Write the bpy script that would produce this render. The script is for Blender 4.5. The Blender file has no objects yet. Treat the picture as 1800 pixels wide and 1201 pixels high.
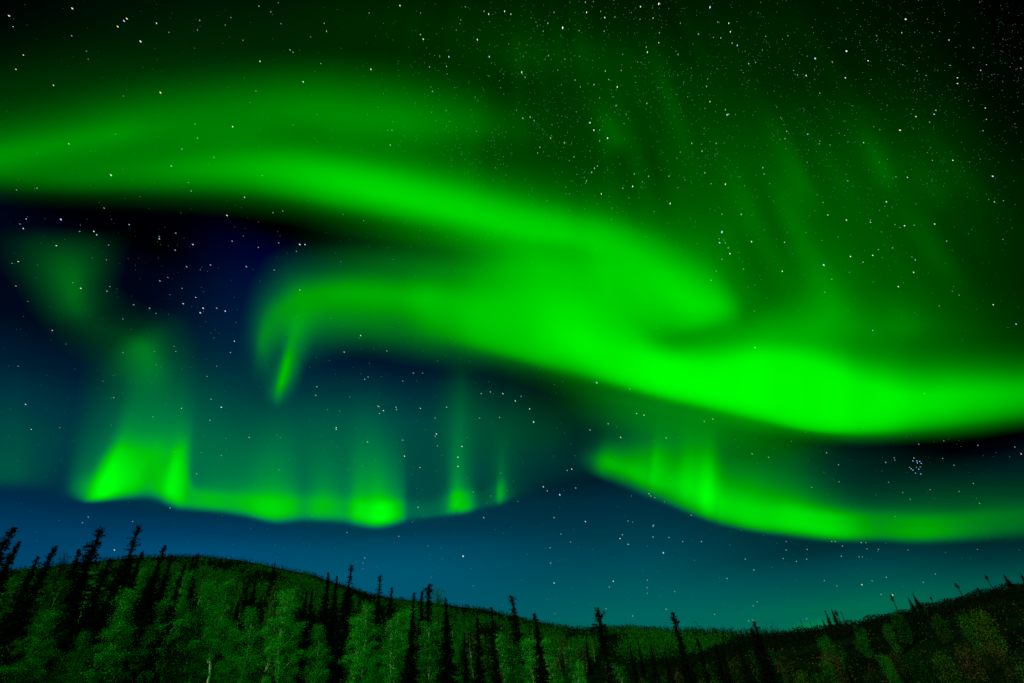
import bpy, math, random
import numpy as np
from mathutils import Matrix, Vector

S = bpy.context.scene
COL = S.collection
R = math.radians
rng = np.random.default_rng(7)
DEBUG = False
random.seed(7)

# ------------------------------------------------------------------ camera
EYE = 1.7
PITCH, ROLL, F = R(33.0), R(5.5), 800.0          # F: focal length in pixels of an 1800 px wide frame
fwd = np.array([0, math.cos(PITCH), math.sin(PITCH)])
up0 = np.array([0, -math.sin(PITCH), math.cos(PITCH)])
rt0 = np.array([1.0, 0, 0])
rgt = math.cos(ROLL) * rt0 - math.sin(ROLL) * up0
upv = math.sin(ROLL) * rt0 + math.cos(ROLL) * up0
cam_d = bpy.data.cameras.new("camera")
cam = bpy.data.objects.new("camera", cam_d)
COL.objects.link(cam)
cam_d.sensor_width = 36.0
cam_d.lens = 36.0 * F / 1800.0
cam_d.clip_start = 0.1
cam_d.clip_end = 120000.0
M = Matrix(((rgt[0], upv[0], -fwd[0], 0), (rgt[1], upv[1], -fwd[1], 0), (rgt[2], upv[2], -fwd[2], EYE), (0, 0, 0, 1)))
cam.matrix_world = M
S.camera = cam

def dirs(x, y):
    """Sky direction(s) in which the photograph shows pixel x, y."""
    x = np.asarray(x, float); y = np.asarray(y, float)
    v = fwd + ((x - 900.0) / F)[..., None] * rgt - ((y - 600.5) / F)[..., None] * upv
    return v / np.linalg.norm(v, axis=-1, keepdims=True)

def az_el(x, y):
    d = dirs(x, y)
    return np.arctan2(d[..., 0], d[..., 1]), np.arcsin(d[..., 2])

def lin(c):
    c = np.asarray(c, float) / 255.0
    return np.where(c <= 0.04045, c / 12.92, ((c + 0.055) / 1.055) ** 2.4)

# ------------------------------------------------------------------ render look
S.view_settings.view_transform = 'Standard'
S.view_settings.look = 'None'
S.view_settings.exposure = 0.0
S.view_settings.gamma = 1.0
S.cycles.max_bounces = 5
S.cycles.diffuse_bounces = 2
S.cycles.transparent_max_bounces = 40
S.cycles.use_denoising = False
S.cycles.sample_clamp_indirect = 3.0

# ------------------------------------------------------------------ night sky (world)
W = bpy.data.worlds.new("World"); S.world = W; W.use_nodes = True
nt = W.node_tree; nt.nodes.clear()
def nd(t, **kw):
    n = nt.nodes.new(t)
    for k, v in kw.items(): setattr(n, k, v)
    return n
def lk(a, b): nt.links.new(a, b)
def mth(op, a, b=None, c=None, clamp=False):
    n = nd('ShaderNodeMath', operation=op, use_clamp=clamp)
    for i, v in enumerate((a, b, c)):
        if v is None: continue
        if isinstance(v, (int, float)): n.inputs[i].default_value = v
        else: lk(v, n.inputs[i])
    return n.outputs[0]
def maprange(v, a, b, c=0.0, d=1.0, smooth=True):
    n = nd('ShaderNodeMapRange', interpolation_type='SMOOTHSTEP' if smooth else 'LINEAR')
    lk(v, n.inputs['Value'])
    for k, x in (('From Min', a), ('From Max', b), ('To Min', c), ('To Max', d)): n.inputs[k].default_value = x
    return n.outputs['Result']
def mixc(f, a, b):
    n = nd('ShaderNodeMix', data_type='RGBA')
    lk(f, n.inputs[0]); lk(a, n.inputs[6])
    if isinstance(b, tuple): n.inputs[7].default_value = b
    else: lk(b, n.inputs[7])
    return n.outputs[2]
tc = nd('ShaderNodeTexCoord')
sep = nd('ShaderNodeSeparateXYZ'); lk(tc.outputs['Generated'], sep.inputs[0])
el_n = mth('DIVIDE', mth('ARCSINE', sep.outputs[2]), math.pi / 2)
az_n = mth('ARCTAN2', sep.outputs[0], sep.outputs[1])
SKY_COLUMNS = [   # night glow along five bearings: photo pixel (for the bearing and the height) and the colour seen there
    (40, [(990, 0, 72, 122), (930, 0, 62, 108), (880, 0, 46, 84), (850, 0, 46, 76), (760, 0, 57, 74), (700, 0, 48, 70), (640, 0, 31, 56), (560, 0, 10, 30), (480, 0, 6, 26), (400, 0, 4, 24), (330, 0, 0, 4)]),
    (330, [(970, 0, 80, 132), (935, 0, 62, 108), (900, 0, 50, 82), (800, 0, 62, 76), (700, 0, 56, 72), (620, 0, 40, 66), (540, 0, 28, 64), (460, 0, 16, 60), (400, 0, 3, 50), (372, 0, 0, 34), (340, 0, 0, 0)]),
    (640, [(1010, 0, 90, 128), (970, 0, 80, 118), (935, 0, 60, 90), (880, 0, 58, 80), (800, 0, 60, 74), (740, 0, 62, 76), (690, 0, 44, 66), (650, 0, 28, 52), (600, 0, 12, 38), (540, 0, 3, 34), (450, 0, 0, 22), (400, 0, 0, 0)]),
    (1080, [(1090, 0, 105, 106), (1040, 0, 92, 104), (985, 0, 75, 98), (930, 0, 58, 80), (880, 0, 46, 68), (840, 0, 30, 46), (800, 0, 42, 50), (740, 0, 26, 34), (690, 0, 8, 14), (640, 0, 0, 0)]),
    (1460, [(1090, 0, 110, 88), (1040, 0, 92, 90), (1000, 0, 72, 84), (965, 0, 48, 60), (880, 0, 40, 44), (830, 0, 36, 42), (795, 0, 22, 30), (770, 0, 6, 10), (730, 0, 0, 0)]),
    (1780, [(1020, 0, 85, 82), (985, 0, 58, 64), (950, 0, 38, 46), (860, 0, 36, 36), (820, 0, 24, 34), (785, 0, 6, 14), (765, 0, 0, 2), (740, 0, 0, 0)]),
]
prev = None
for cx, stops in SKY_COLUMNS:
    r = nd('ShaderNodeValToRGB'); cr = r.color_ramp; cr.interpolation = 'B_SPLINE' if False else 'EASE'
    pts = []
    for (y, a, b, c) in stops:
        p = az_el(cx, y)[1] / (math.pi / 2)
        pts.append((float(p), tuple(float(v) for v in lin((a, b * 0.95, c * 0.88)))))
    pts.sort()
    cr.interpolation = 'LINEAR'
    while len(cr.elements) < len(pts): cr.elements.new(0.5)
    for e, (p, c) in zip(cr.elements, pts):
        e.position = p; e.color = (*c, 1)
    lk(el_n, r.inputs[0])
    bearing = float(az_el(cx, 930)[0])
    prev = r.outputs[0] if prev is None else mixc(maprange(az_n, pb, bearing), prev, r.outputs[0])
    pb = bearing
# unseen green aurora glow overhead and behind the viewer, added to light the trees
low = nd('ShaderNodeRGB'); low.outputs[0].default_value = (0.003, 0.10, 0.012, 1)
prev = mixc(maprange(sep.outputs[1], 0.0, -0.5), prev, mixc(maprange(sep.outputs[2], 0.1, 0.7), low.outputs[0], (0.006, 2.2, 0.008, 1)))
bgn = nd('ShaderNodeBackground'); lk(prev, bgn.inputs[0]); bgn.inputs[1].default_value = 1.0
wo = nd('ShaderNodeOutputWorld'); lk(bgn.outputs[0], wo.inputs[0])

# ------------------------------------------------------------------ moon (sun lamp), behind the viewer and to the left
sd = bpy.data.lights.new("moonlight", 'SUN'); sd.energy = 2.1; sd.angle = R(0.5); sd.color = (1.0, 0.9, 0.7)
so = bpy.data.objects.new("moonlight", sd); COL.objects.link(so)
so.rotation_euler = Vector((0.75, 0.6, -0.5)).to_track_quat('-Z', 'Y').to_euler()

# ------------------------------------------------------------------ helpers
def mesh_from(name, verts, faces, k):
    """verts n x 3, faces m x k -> mesh."""
    verts = np.ascontiguousarray(verts, np.float32); faces = np.ascontiguousarray(faces, np.int32)
    me = bpy.data.meshes.new(name)
    me.vertices.add(len(verts)); me.vertices.foreach_set('co', verts.ravel())
    n = len(faces)
    me.loops.add(n * k); me.loops.foreach_set('vertex_index', faces.ravel())
    me.polygons.add(n); me.polygons.foreach_set('loop_start', np.arange(0, n * k, k, dtype=np.int32))
    me.update(calc_edges=True); me.validate()
    return me
def obj(name, me, mat=None, parent=None):
    o = bpy.data.objects.new(name, me); COL.objects.link(o)
    if mat and me is not None and not me.materials: me.materials.append(mat)
    if parent: o.parent = parent
    return o
def empty(name, loc=(0, 0, 0)):
    o = bpy.data.objects.new(name, None); COL.objects.link(o); o.location = loc
    o.empty_display_size = 0.3
    return o
def tag(o, label=None, cat=None, group=None, kind=None):
    if label: o['label'] = label
    if cat: o['category'] = cat
    if group: o['group'] = group
    if kind: o['kind'] = kind
    return o
def new_mat(name):
    m = bpy.data.materials.new(name); m.use_nodes = True
    m.node_tree.nodes.clear()
    return m
def shade_smooth(me): me.polygons.foreach_set('use_smooth', np.ones(len(me.polygons), bool))

# ------------------------------------------------------------------ materials
def leaf_mat(name, stops, rough_noise=0.25, translucent=0.3):
    """Foliage: every leaf (mesh island) takes its own tone of the ramp, clumps drift a little."""
    m = new_mat(name); t = m.node_tree; N = t.nodes; L = t.links
    g = N.new('ShaderNodeNewGeometry'); r = N.new('ShaderNodeValToRGB')
    while len(r.color_ramp.elements) < len(stops): r.color_ramp.elements.new(0.5)
    for e, (p, c) in zip(r.color_ramp.elements, stops): e.position = p; e.color = (*c, 1)
    oi = N.new('ShaderNodeObjectInfo')
    a = N.new('ShaderNodeMath'); a.operation = 'MULTIPLY_ADD'; a.inputs[1].default_value = 1.0 - rough_noise
    b = N.new('ShaderNodeMath'); b.operation = 'MULTIPLY'; b.inputs[1].default_value = rough_noise
    L.new(oi.outputs['Random'], b.inputs[0]); L.new(g.outputs['Random Per Island'], a.inputs[0]); L.new(b.outputs[0], a.inputs[2])
    L.new(a.outputs[0], r.inputs[0])
    d = N.new('ShaderNodeBsdfDiffuse'); tr = N.new('ShaderNodeBsdfTranslucent'); mx = N.new('ShaderNodeMixShader')
    mx.inputs[0].default_value = translucent
    L.new(r.outputs[0], d.inputs[0]); L.new(r.outputs[0], tr.inputs[0]); L.new(d.outputs[0], mx.inputs[1]); L.new(tr.outputs[0], mx.inputs[2])
    o = N.new('ShaderNodeOutputMaterial'); L.new(mx.outputs[0], o.inputs[0])
    return m
def bark_mat(name, c1, c2, scale, stretch=(1, 1, 1)):
    m = new_mat(name); t = m.node_tree; N = t.nodes; L = t.links
    tcn = N.new('ShaderNodeTexCoord'); mp = N.new('ShaderNodeMapping'); mp.inputs['Scale'].default_value = stretch
    nz = N.new('ShaderNodeTexNoise'); nz.inputs['Scale'].default_value = scale; nz.inputs['Detail'].default_value = 5
    r = N.new('ShaderNodeValToRGB'); r.color_ramp.elements[0].position = 0.4; r.color_ramp.elements[1].position = 0.6
    r.color_ramp.elements[0].color = (*c1, 1); r.color_ramp.elements[1].color = (*c2, 1)
    b = N.new('ShaderNodeBsdfDiffuse'); b.inputs['Roughness'].default_value = 0.6
    o = N.new('ShaderNodeOutputMaterial')
    L.new(tcn.outputs['Object'], mp.inputs[0]); L.new(mp.outputs[0], nz.inputs[0]); L.new(nz.outputs[0], r.inputs[0]); L.new(r.outputs[0], b.inputs['Color']); L.new(b.outputs[0], o.inputs[0])
    return m
MAT = {
    'lit_leaf': leaf_mat('birch_leaves_painted_lit', [(0.0, (0.006, 0.07, 0.006)), (0.35, (0.014, 0.20, 0.016)), (0.8, (0.024, 0.34, 0.022)), (0.95, (0.04, 0.38, 0.03)), (1.0, (0.16, 0.34, 0.03))], rough_noise=0.42),  # light on the brighter front birches is put into the leaf colour
    'birch_leaf': leaf_mat('birch_leaves', [(0.0, (0.003, 0.02, 0.003)), (0.4, (0.008, 0.07, 0.007)), (0.8, (0.015, 0.16, 0.013)), (0.95, (0.05, 0.2, 0.02)), (1.0, (0.16, 0.2, 0.03))], rough_noise=0.45),  # darker copy of the birch foliage; weaker light put into its colour
    'dark_leaf': leaf_mat('leaves_painted_shaded', [(0.0, (0.002, 0.006, 0.002)), (0.62, (0.004, 0.016, 0.004)), (0.74, (0.03, 0.05, 0.012)), (0.86, (0.16, 0.10, 0.04)), (1.0, (0.36, 0.08, 0.10))]),  # shade put into the leaf colour, with a few brighter flecks
    'dim_leaf': leaf_mat('leaves_painted_dim', [(0.0, (0.001, 0.004, 0.001)), (0.5, (0.003, 0.02, 0.003)), (0.75, (0.012, 0.12, 0.01)), (0.93, (0.05, 0.2, 0.02)), (1.0, (0.2, 0.18, 0.04))]),  # dim light painted into the green leaf tones
    'dim_gold_leaf': leaf_mat('turning_leaves_painted_dim', [(0.0, (0.002, 0.005, 0.001)), (0.45, (0.006, 0.02, 0.003)), (0.72, (0.04, 0.12, 0.01)), (0.9, (0.13, 0.18, 0.02)), (1.0, (0.3, 0.16, 0.06))]),  # the same dimness painted into yellowing leaves
    'gold_leaf': leaf_mat('turning_leaves', [(0.0, (0.01, 0.04, 0.006)), (0.5, (0.03, 0.13, 0.012)), (0.85, (0.14, 0.22, 0.03)), (1.0, (0.34, 0.2, 0.06))]),
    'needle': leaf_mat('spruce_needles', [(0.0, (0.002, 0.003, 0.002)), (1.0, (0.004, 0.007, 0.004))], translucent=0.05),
    'far_leaf': leaf_mat('far_leaves', [(0.0, (0.004, 0.04, 0.004)), (0.5, (0.008, 0.07, 0.007)), (1.0, (0.014, 0.11, 0.011))]),
    'birch_bark': bark_mat('birch_bark', (0.16, 0.15, 0.13), (0.75, 0.72, 0.68), 9, (1, 1, 3)),
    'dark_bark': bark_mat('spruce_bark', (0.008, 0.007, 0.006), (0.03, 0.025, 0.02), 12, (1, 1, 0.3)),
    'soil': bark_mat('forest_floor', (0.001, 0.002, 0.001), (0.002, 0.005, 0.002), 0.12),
}

# ------------------------------------------------------------------ terrain
CREST = [(-400, 1010), (-100, 1000), (0, 996), (60, 991), (100, 987), (170, 979), (240, 973), (300, 971), (360, 972), (420, 978), (450, 983), (500, 994), (550, 1004), (600, 1022),
         (650, 1038), (700, 1047), (750, 1051), (800, 1059), (850, 1065), (900, 1077), (950, 1088), (1000, 1098), (1050, 1101), (1075, 1098), (1100, 1097), (1150, 1102),
         (1200, 1105), (1250, 1106), (1300, 1113), (1350, 1114), (1420, 1118), (1600, 1110), (1900, 1090), (2300, 1060)]
ca, ce = az_el([c[0] for c in CREST], [c[1] for c in CREST])
RIDGE = [(1000, 1180), (1100, 1160), (1200, 1140), (1280, 1124), (1350, 1112), (1400, 1105), (1450, 1098), (1500, 1091), (1550, 1078), (1600, 1069), (1650, 1055), (1700, 1043), (1750, 1031), (1800, 1023), (2000, 990), (2300, 950)]
ra, re = az_el([c[0] for c in RIDGE], [c[1] for c in RIDGE])
RC, RR = 1150.0, 150.0
AZ_L, AZ_M = float(az_el(420, 1100)[0]), float(az_el(1080, 1100)[0])
def sstep(t): t = np.clip(t, 0, 1); return t * t * (3 - 2 * t)
def ground(az, r):
    """Height of the ground on bearing az (from the view axis) at distance r."""
    az = np.asarray(az, float); r = np.asarray(r, float)
    lft = 1.0 - sstep((az - AZ_L) / (AZ_M - AZ_L))                  # 1 under the left hill, 0 toward the valley
    base = -(8.0 - 4.3 * lft) * sstep(r / 22.0) - (1.0 - lft) * sstep((r - 25) / 30.0)
    r0 = 62.0 - 34.0 * lft; pw = 1.3 - 0.2 * lft
    crest_h = EYE + RC * np.tan(np.interp(az, ca, ce)) - 7.0
    t = np.clip((r - r0) / (RC - r0), 0, 1.0)
    far = base + (crest_h - base) * t ** pw
    beyond = np.clip((r - RC) / 1500.0, 0, None)
    far = far - 150.0 * beyond + 3.0 * np.sin(az * 23.0 + r * 0.011) * np.clip((r - 120) / 300.0, 0, 1) * np.clip((RC - r) / 300, 0, 1)
    # near rise on the right
    rh = EYE + RR * np.tan(np.interp(az, ra, re)) - 0.9
    w = sstep((r - 30.0) / (RR - 30.0)); w = np.where(r > RR, np.clip(1 - ((r - RR) / 260.0), 0, 1) ** 2, w)
    gate = sstep((az - az_el(1120, 1120)[0]) / 0.16)
    ridge = base + (rh - base) * w - 0.25 * np.clip(r - RR - 20.0, 0, None)
    return np.where(gate > 0, far + np.maximum(ridge - far, 0) * gate, far)
def at(az, r): return np.stack([r * np.sin(az), r * np.cos(az), ground(az, r)], -1)

azs = np.concatenate([np.linspace(-1.35, 1.35, 301), np.linspace(1.35, 2 * math.pi - 1.35, 60)[1:-1]])
rs = np.concatenate([[0.0], np.geomspace(3, 40, 24), np.geomspace(40, 1400, 110)[1:], np.geomspace(1400, 12000, 18)[1:]])
A, RG = np.meshgrid(azs, rs, indexing='ij')
Aw = np.where(A > math.pi, A - 2 * math.pi, A)
P = np.stack([RG * np.sin(A), RG * np.cos(A), ground(np.clip(Aw, -1.4, 1.4), RG)], -1)
bump = 0.25 * np.sin(P[..., 0] * 0.9 + 1.3) * np.sin(P[..., 1] * 0.7) * np.clip(RG / 10, 0, 1)
P[..., 2] += bump
na, nr = A.shape
ii, jj = np.meshgrid(np.arange(na), np.arange(nr - 1), indexing='ij')
i2 = (ii + 1) % na
fc = np.stack([ii * nr + jj, i2 * nr + jj, i2 * nr + jj + 1, ii * nr + jj + 1], -1).reshape(-1, 4)
me = mesh_from('hillside', P.reshape(-1, 3), fc, 4); shade_smooth(me)
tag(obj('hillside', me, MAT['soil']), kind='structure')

# ------------------------------------------------------------------ leaf clouds
def quads(cen, size, rg, flat=None, aspect=0.6):
    """A small, randomly turned leaf blade (pointed quad) at every centre."""
    n = len(cen)
    d = rg.normal(size=(n, 3)); d /= np.linalg.norm(d, axis=1, keepdims=True)
    if flat is not None: d[:, 2] *= flat; d /= np.linalg.norm(d, axis=1, keepdims=True)
    e = np.cross(d, rg.normal(size=(n, 3))); e /= np.linalg.norm(e, axis=1, keepdims=True)
    s = (size * rg.uniform(0.6, 1.4, n))[:, None]
    v = np.stack([cen - d * s, cen + e * s * aspect, cen + d * s, cen - e * s * aspect], 1).reshape(-1, 3)
    return v, np.arange(n * 4).reshape(-1, 4)
def tube(path, rad, sides=6):
    path = np.asarray(path, float); rad = np.asarray(rad, float)
    n = len(path); t = np.gradient(path, axis=0); t /= np.linalg.norm(t, axis=1, keepdims=True) + 1e-9
    ref = np.where(np.abs(t[:, 2:3]) > 0.9, np.array([[1.0, 0, 0]]), np.array([[0, 0, 1.0]]))
    u = np.cross(t, ref); u /= np.linalg.norm(u, axis=1, keepdims=True) + 1e-9
    w = np.cross(t, u)
    a = np.linspace(0, 2 * math.pi, sides, endpoint=False)
    v = path[:, None] + rad[:, None, None] * (u[:, None] * np.cos(a)[None, :, None] + w[:, None] * np.sin(a)[None, :, None])
    f = [[i * sides + k, i * sides + (k + 1) % sides, (i + 1) * sides + (k + 1) % sides, (i + 1) * sides + k] for i in range(n - 1) for k in range(sides)]
    return v.reshape(-1, 3), np.array(f)
class MB:
    def __init__(s): s.v = []; s.f = []; s.n = 0
    def add(s, v, f): s.v.append(v); s.f.append(f + s.n); s.n += len(v)
    def build(s, name): return mesh_from(name, np.concatenate(s.v), np.concatenate(s.f), 4)

# ---- tree kinds, all about 10 m tall, standing on z = 0
def birch_meshes(seed, width=1.45, bare=0.28, leaves=15000, slim=1.0):
    rg = np.random.default_rng(seed)
    tr = MB(); H = 10.0
    zz = np.linspace(-0.6, H * 0.97, 14)
    bend = np.cumsum(rg.normal(0, 0.09, (14, 2)), axis=0); bend -= bend[1]
    stem = np.concatenate([bend, zz[:, None]], 1)
    tr.add(*tube(stem, np.linspace(0.13, 0.02, 14), 7))
    cen = []; wts = []
    nl = 34
    for k in range(nl):
        z = H * (bare + (0.97 - bare) * (k + 0.5) / nl)
        q = (z / H - bare) / (1 - bare)
        prof = 0.72 * slim * width * (math.sin(min(1.0, q * 1.25 + 0.16) * math.pi * 0.93) ** 0.8 + 0.12) * rg.uniform(0.55, 1.2)
        a = k * 2.4 + rg.uniform(-0.5, 0.5)
        p0 = np.array([np.interp(z, zz, stem[:, 0]), np.interp(z, zz, stem[:, 1]), z - 0.5])
        tip = p0 + np.array([math.cos(a) * prof, math.sin(a) * prof, prof * rg.uniform(0.5, 1.1) + 0.3])
        tip[2] = min(tip[2], H)
        mid = (p0 + tip) / 2 + np.array([0, 0, 0.12]) + rg.normal(0, 0.06, 3)
        tr.add(*tube(np.array([p0, mid, tip]), np.array([0.035, 0.022, 0.008]) * (1.2 - q * 0.6), 4))
        for f in (0.5, 0.8, 1.0, 1.05):
            c = p0 + (tip - p0) * f + rg.normal(0, 0.14, 3)
            cen.append(c); wts.append(rg.uniform(0.4, 1.6) * (0.35 + prof / width))
    cen = np.array(cen); wts = np.array(wts); wts /= wts.sum()
    idx = rg.choice(len(cen), leaves, p=wts)
    rad = rg.uniform(0.10, 0.27, len(cen))
    pos = cen[idx] + rg.normal(0, 1, (leaves, 3)) * rad[idx][:, None] * np.array([1, 1, 0.85])
    pos[:, 2] = np.clip(pos[:, 2], 1.2, H + 0.3)
    v, f = quads(pos, 0.047, rg)
    return tr.build('birch_trunk'), mesh_from('birch_crown', v, f, 4)
def spruce_meshes(seed, spread=1.0, style='ragged'):
    rg = np.random.default_rng(seed)
    H = 10.0; tr = MB(); cr = MB()
    zz = np.linspace(-0.6, H, 12)
    bend = np.cumsum(rg.normal(0, 0.03, (12, 2)), axis=0); bend -= bend[1]
    if style == 'bent': bend += np.outer(np.clip((zz - 8.2) / 1.8, 0, 1) ** 1.5, [-0.35, 0.0])
    stem = np.concatenate([bend, zz[:, None]], 1)
    tr.add(*tube(stem, np.linspace(0.11, 0.012, 12) * (2.4 if style in ('snag', 'stick') else 1) + (0.02 if style in ('snag', 'stick') else 0), 6))
    z = 9.95; pts = []; sz = []
    low = {'snag': 6.4, 'stick': 8.4}.get(style, 0.9)
    while z > low:
        q = (H - z) / H
        if style == 'dense': L = 0.11 + 1.12 * q ** 0.9
        elif style == 'cone': L = 0.06 + 1.9 * q ** 0.95
        elif style == 'club': L = 0.24 * math.exp(-((q - 0.05) / 0.045) ** 2) + 0.10 + 1.2 * q ** 1.15
        elif style == 'bushy': L = 0.12 + 0.42 * math.exp(-((q - 0.12) / 0.07) ** 2) + 1.3 * max(0.0, q - 0.2)
        elif style == 'snag': L = 0.05 + 0.5 * math.sin(min(1, q / 0.36) * math.pi) ** 0.8
        elif style == 'stick': L = 0.12 + 0.1 * q
        else: L = 0.17 + 1.2 * q ** 0.95
        gap = rg.uniform(0.35, 1.45) if style in ('ragged', 'bent') else rg.uniform(0.75, 1.2)
        if style == 'ragged' and 0.10 < q < 0.30 and rg.uniform() < 0.30: gap *= 0.25
        L *= gap * spread
        nb = 6 if L < 0.5 else 8
        for b in range(nb):
            a = rg.uniform(0, 2 * math.pi); l = L * rg.uniform(0.55, 1.3)
            p0 = np.array([np.interp(z, zz, stem[:, 0]), np.interp(z, zz, stem[:, 1]), z])
            d = np.array([math.cos(a), math.sin(a), rg.uniform(-0.55, -0.1) if q > 0.08 or style == 'club' else rg.uniform(0.1, 1.0)])
            n = max(4, int(l / 0.035))
            t = np.linspace(0.03, 1, n)[:, None]
            line = p0 + d * l * t + np.array([0, 0, 0.18 * l]) * t ** 2.5
            pts.append(line + rg.normal(0, 0.035, (n, 3))); sz.append(np.full(n, 0.062 + 0.035 * min(1, l)))
            if l > 0.45 and b % 2 == 0: tr.add(*tube(np.array([p0, p0 + d * l * 0.5, p0 + d * l * 0.9 + np.array([0, 0, 0.15 * l])]), np.array([0.016, 0.01, 0.004]), 3))
        z -= rg.uniform(0.075, 0.13)
    pts.append(np.stack([np.interp(np.linspace(low, H, 160), zz, stem[:, 0]), np.interp(np.linspace(low, H, 160), zz, stem[:, 1]), np.linspace(low, H, 160)], 1) + rg.normal(0, 0.03, (160, 3))); sz.append(np.full(160, 0.09))
    if style in ('snag', 'stick'):
        for k in range(14):
            zq = rg.uniform(2, 8); a = rg.uniform(0, 6.28); l = rg.uniform(0.15, 0.5)
            p0 = np.array([np.interp(zq, zz, stem[:, 0]), np.interp(zq, zz, stem[:, 1]), zq])
            tr.add(*tube(np.array([p0, p0 + np.array([math.cos(a) * l * .5, math.sin(a) * l * .5, -.05]), p0 + np.array([math.cos(a) * l, math.sin(a) * l, -0.15])]), np.array([0.02, 0.012, 0.005]), 3))
    v, f = quads(np.concatenate(pts), np.concatenate(sz), rg, aspect=0.5)
    return tr.build('spruce_trunk'), mesh_from('spruce_crown', v, f, 4)
def shrub_meshes(seed, leaves=7000):
    rg = np.random.default_rng(seed); tr = MB(); cen = []
    for k in range(9):
        a = rg.uniform(0, 6.28); l = rg.uniform(0.15, 0.8); h = rg.uniform(2.2, 4.0)
        p = np.array([[0.1 * math.cos(a), 0.1 * math.sin(a), -0.3], [l * 0.4 * math.cos(a), l * 0.4 * math.sin(a), h * 0.5], [l * math.cos(a), l * math.sin(a), h]])
        tr.add(*tube(p, np.array([0.05, 0.03, 0.008]), 5))
        for f in np.linspace(0.3, 1.05, 7):
            cen.append(p[0] * (1 - f) ** 2 + 2 * p[1] * f * (1 - f) + p[2] * f * f + rg.normal(0, 0.3, 3))
    cen = np.array(cen); idx = rg.integers(0, len(cen), leaves)
    pos = cen[idx] + rg.normal(0, 0.17, (leaves, 3)) * np.array([1, 1, 1.5]); pos[:, 2] = np.clip(pos[:, 2], 0.1, None)
    v, f = quads(pos, 0.05, rg)
    return tr.build('shrub_stems'), mesh_from('shrub_crown', v, f, 4)
BIRCH = [birch_meshes(11), birch_meshes(12, 1.75, 0.26, 18000), birch_meshes(13, 1.2, 0.4, 10000), birch_meshes(14, 1.3, 0.32, 14000), birch_meshes(15, 1.0, 0.3, 10000), birch_meshes(16, 0.9, 0.3, 5000)]
SPRUCE = {'ragged': [spruce_meshes(s) for s in (21, 22, 23)], 'dense': [spruce_meshes(s, 0.95, 'dense') for s in (24, 25)], 'cone': [spruce_meshes(s, 1.0, 'cone') for s in (26, 27)],
          'club': [spruce_meshes(s, 1.0, 'club') for s in (28, 29)], 'bushy': [spruce_meshes(30, 1.0, 'bushy')], 'snag': [spruce_meshes(31, 1.0, 'snag'), spruce_meshes(32, 1.0, 'snag')],
          'stick': [spruce_meshes(33, 1.0, 'stick')], 'bent': [spruce_meshes(34, 0.9, 'bent')]}
SHRUB = [shrub_meshes(s) for s in (41, 42, 43)]
CROWN = {}     # crown meshes with another leaf colour share the shape
def crown_of(me, mat):
    k = (me.name, mat)
    if k not in CROWN:
        c = me.copy(); c.materials.clear(); c.materials.append(MAT[mat]); CROWN[k] = c
    return CROWN[k]
def plant(name, meshes, bark, leaf, az, r, h, full, label, cat, group=None, wide=1.0, rot=None):
    p = at(az, r)
    o = empty(name, tuple(p)); tag(o, label, cat, group)
    s = h / full
    o.scale = (s * wide, s * wide, s)
    o.rotation_euler = (rng.normal(0, 0.02), rng.normal(0, 0.02), rng.uniform(0, 6.28) if rot is None else rot)
    t = obj('trunk', crown_of(meshes[0], bark), None, o)
    c = obj('crown', crown_of(meshes[1], leaf), None, o)
    return o
def solve(px, py, h, rmin=46.0, rmax=150.0):
    """Where a tree of height h has to stand so that its top meets the sight line of the pixel."""
    a, e = (float(v) for v in az_el(px, py))
    rr = np.linspace(rmin, rmax, 1600)
    d = EYE + rr * math.tan(e) - ground(np.full_like(rr, a), rr) - h
    s = np.where(np.sign(d[:-1]) != np.sign(d[1:]))[0]
    k = s[-1] if len(s) else int(np.argmin(np.abs(d)))
    r = float(rr[k]); h0 = h; h = EYE + r * math.tan(e) - float(ground(a, r))
    if DEBUG: print('SOLVE', px, py, round(r), round(h0, 1), round(h, 1))
    return a, r, h

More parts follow.
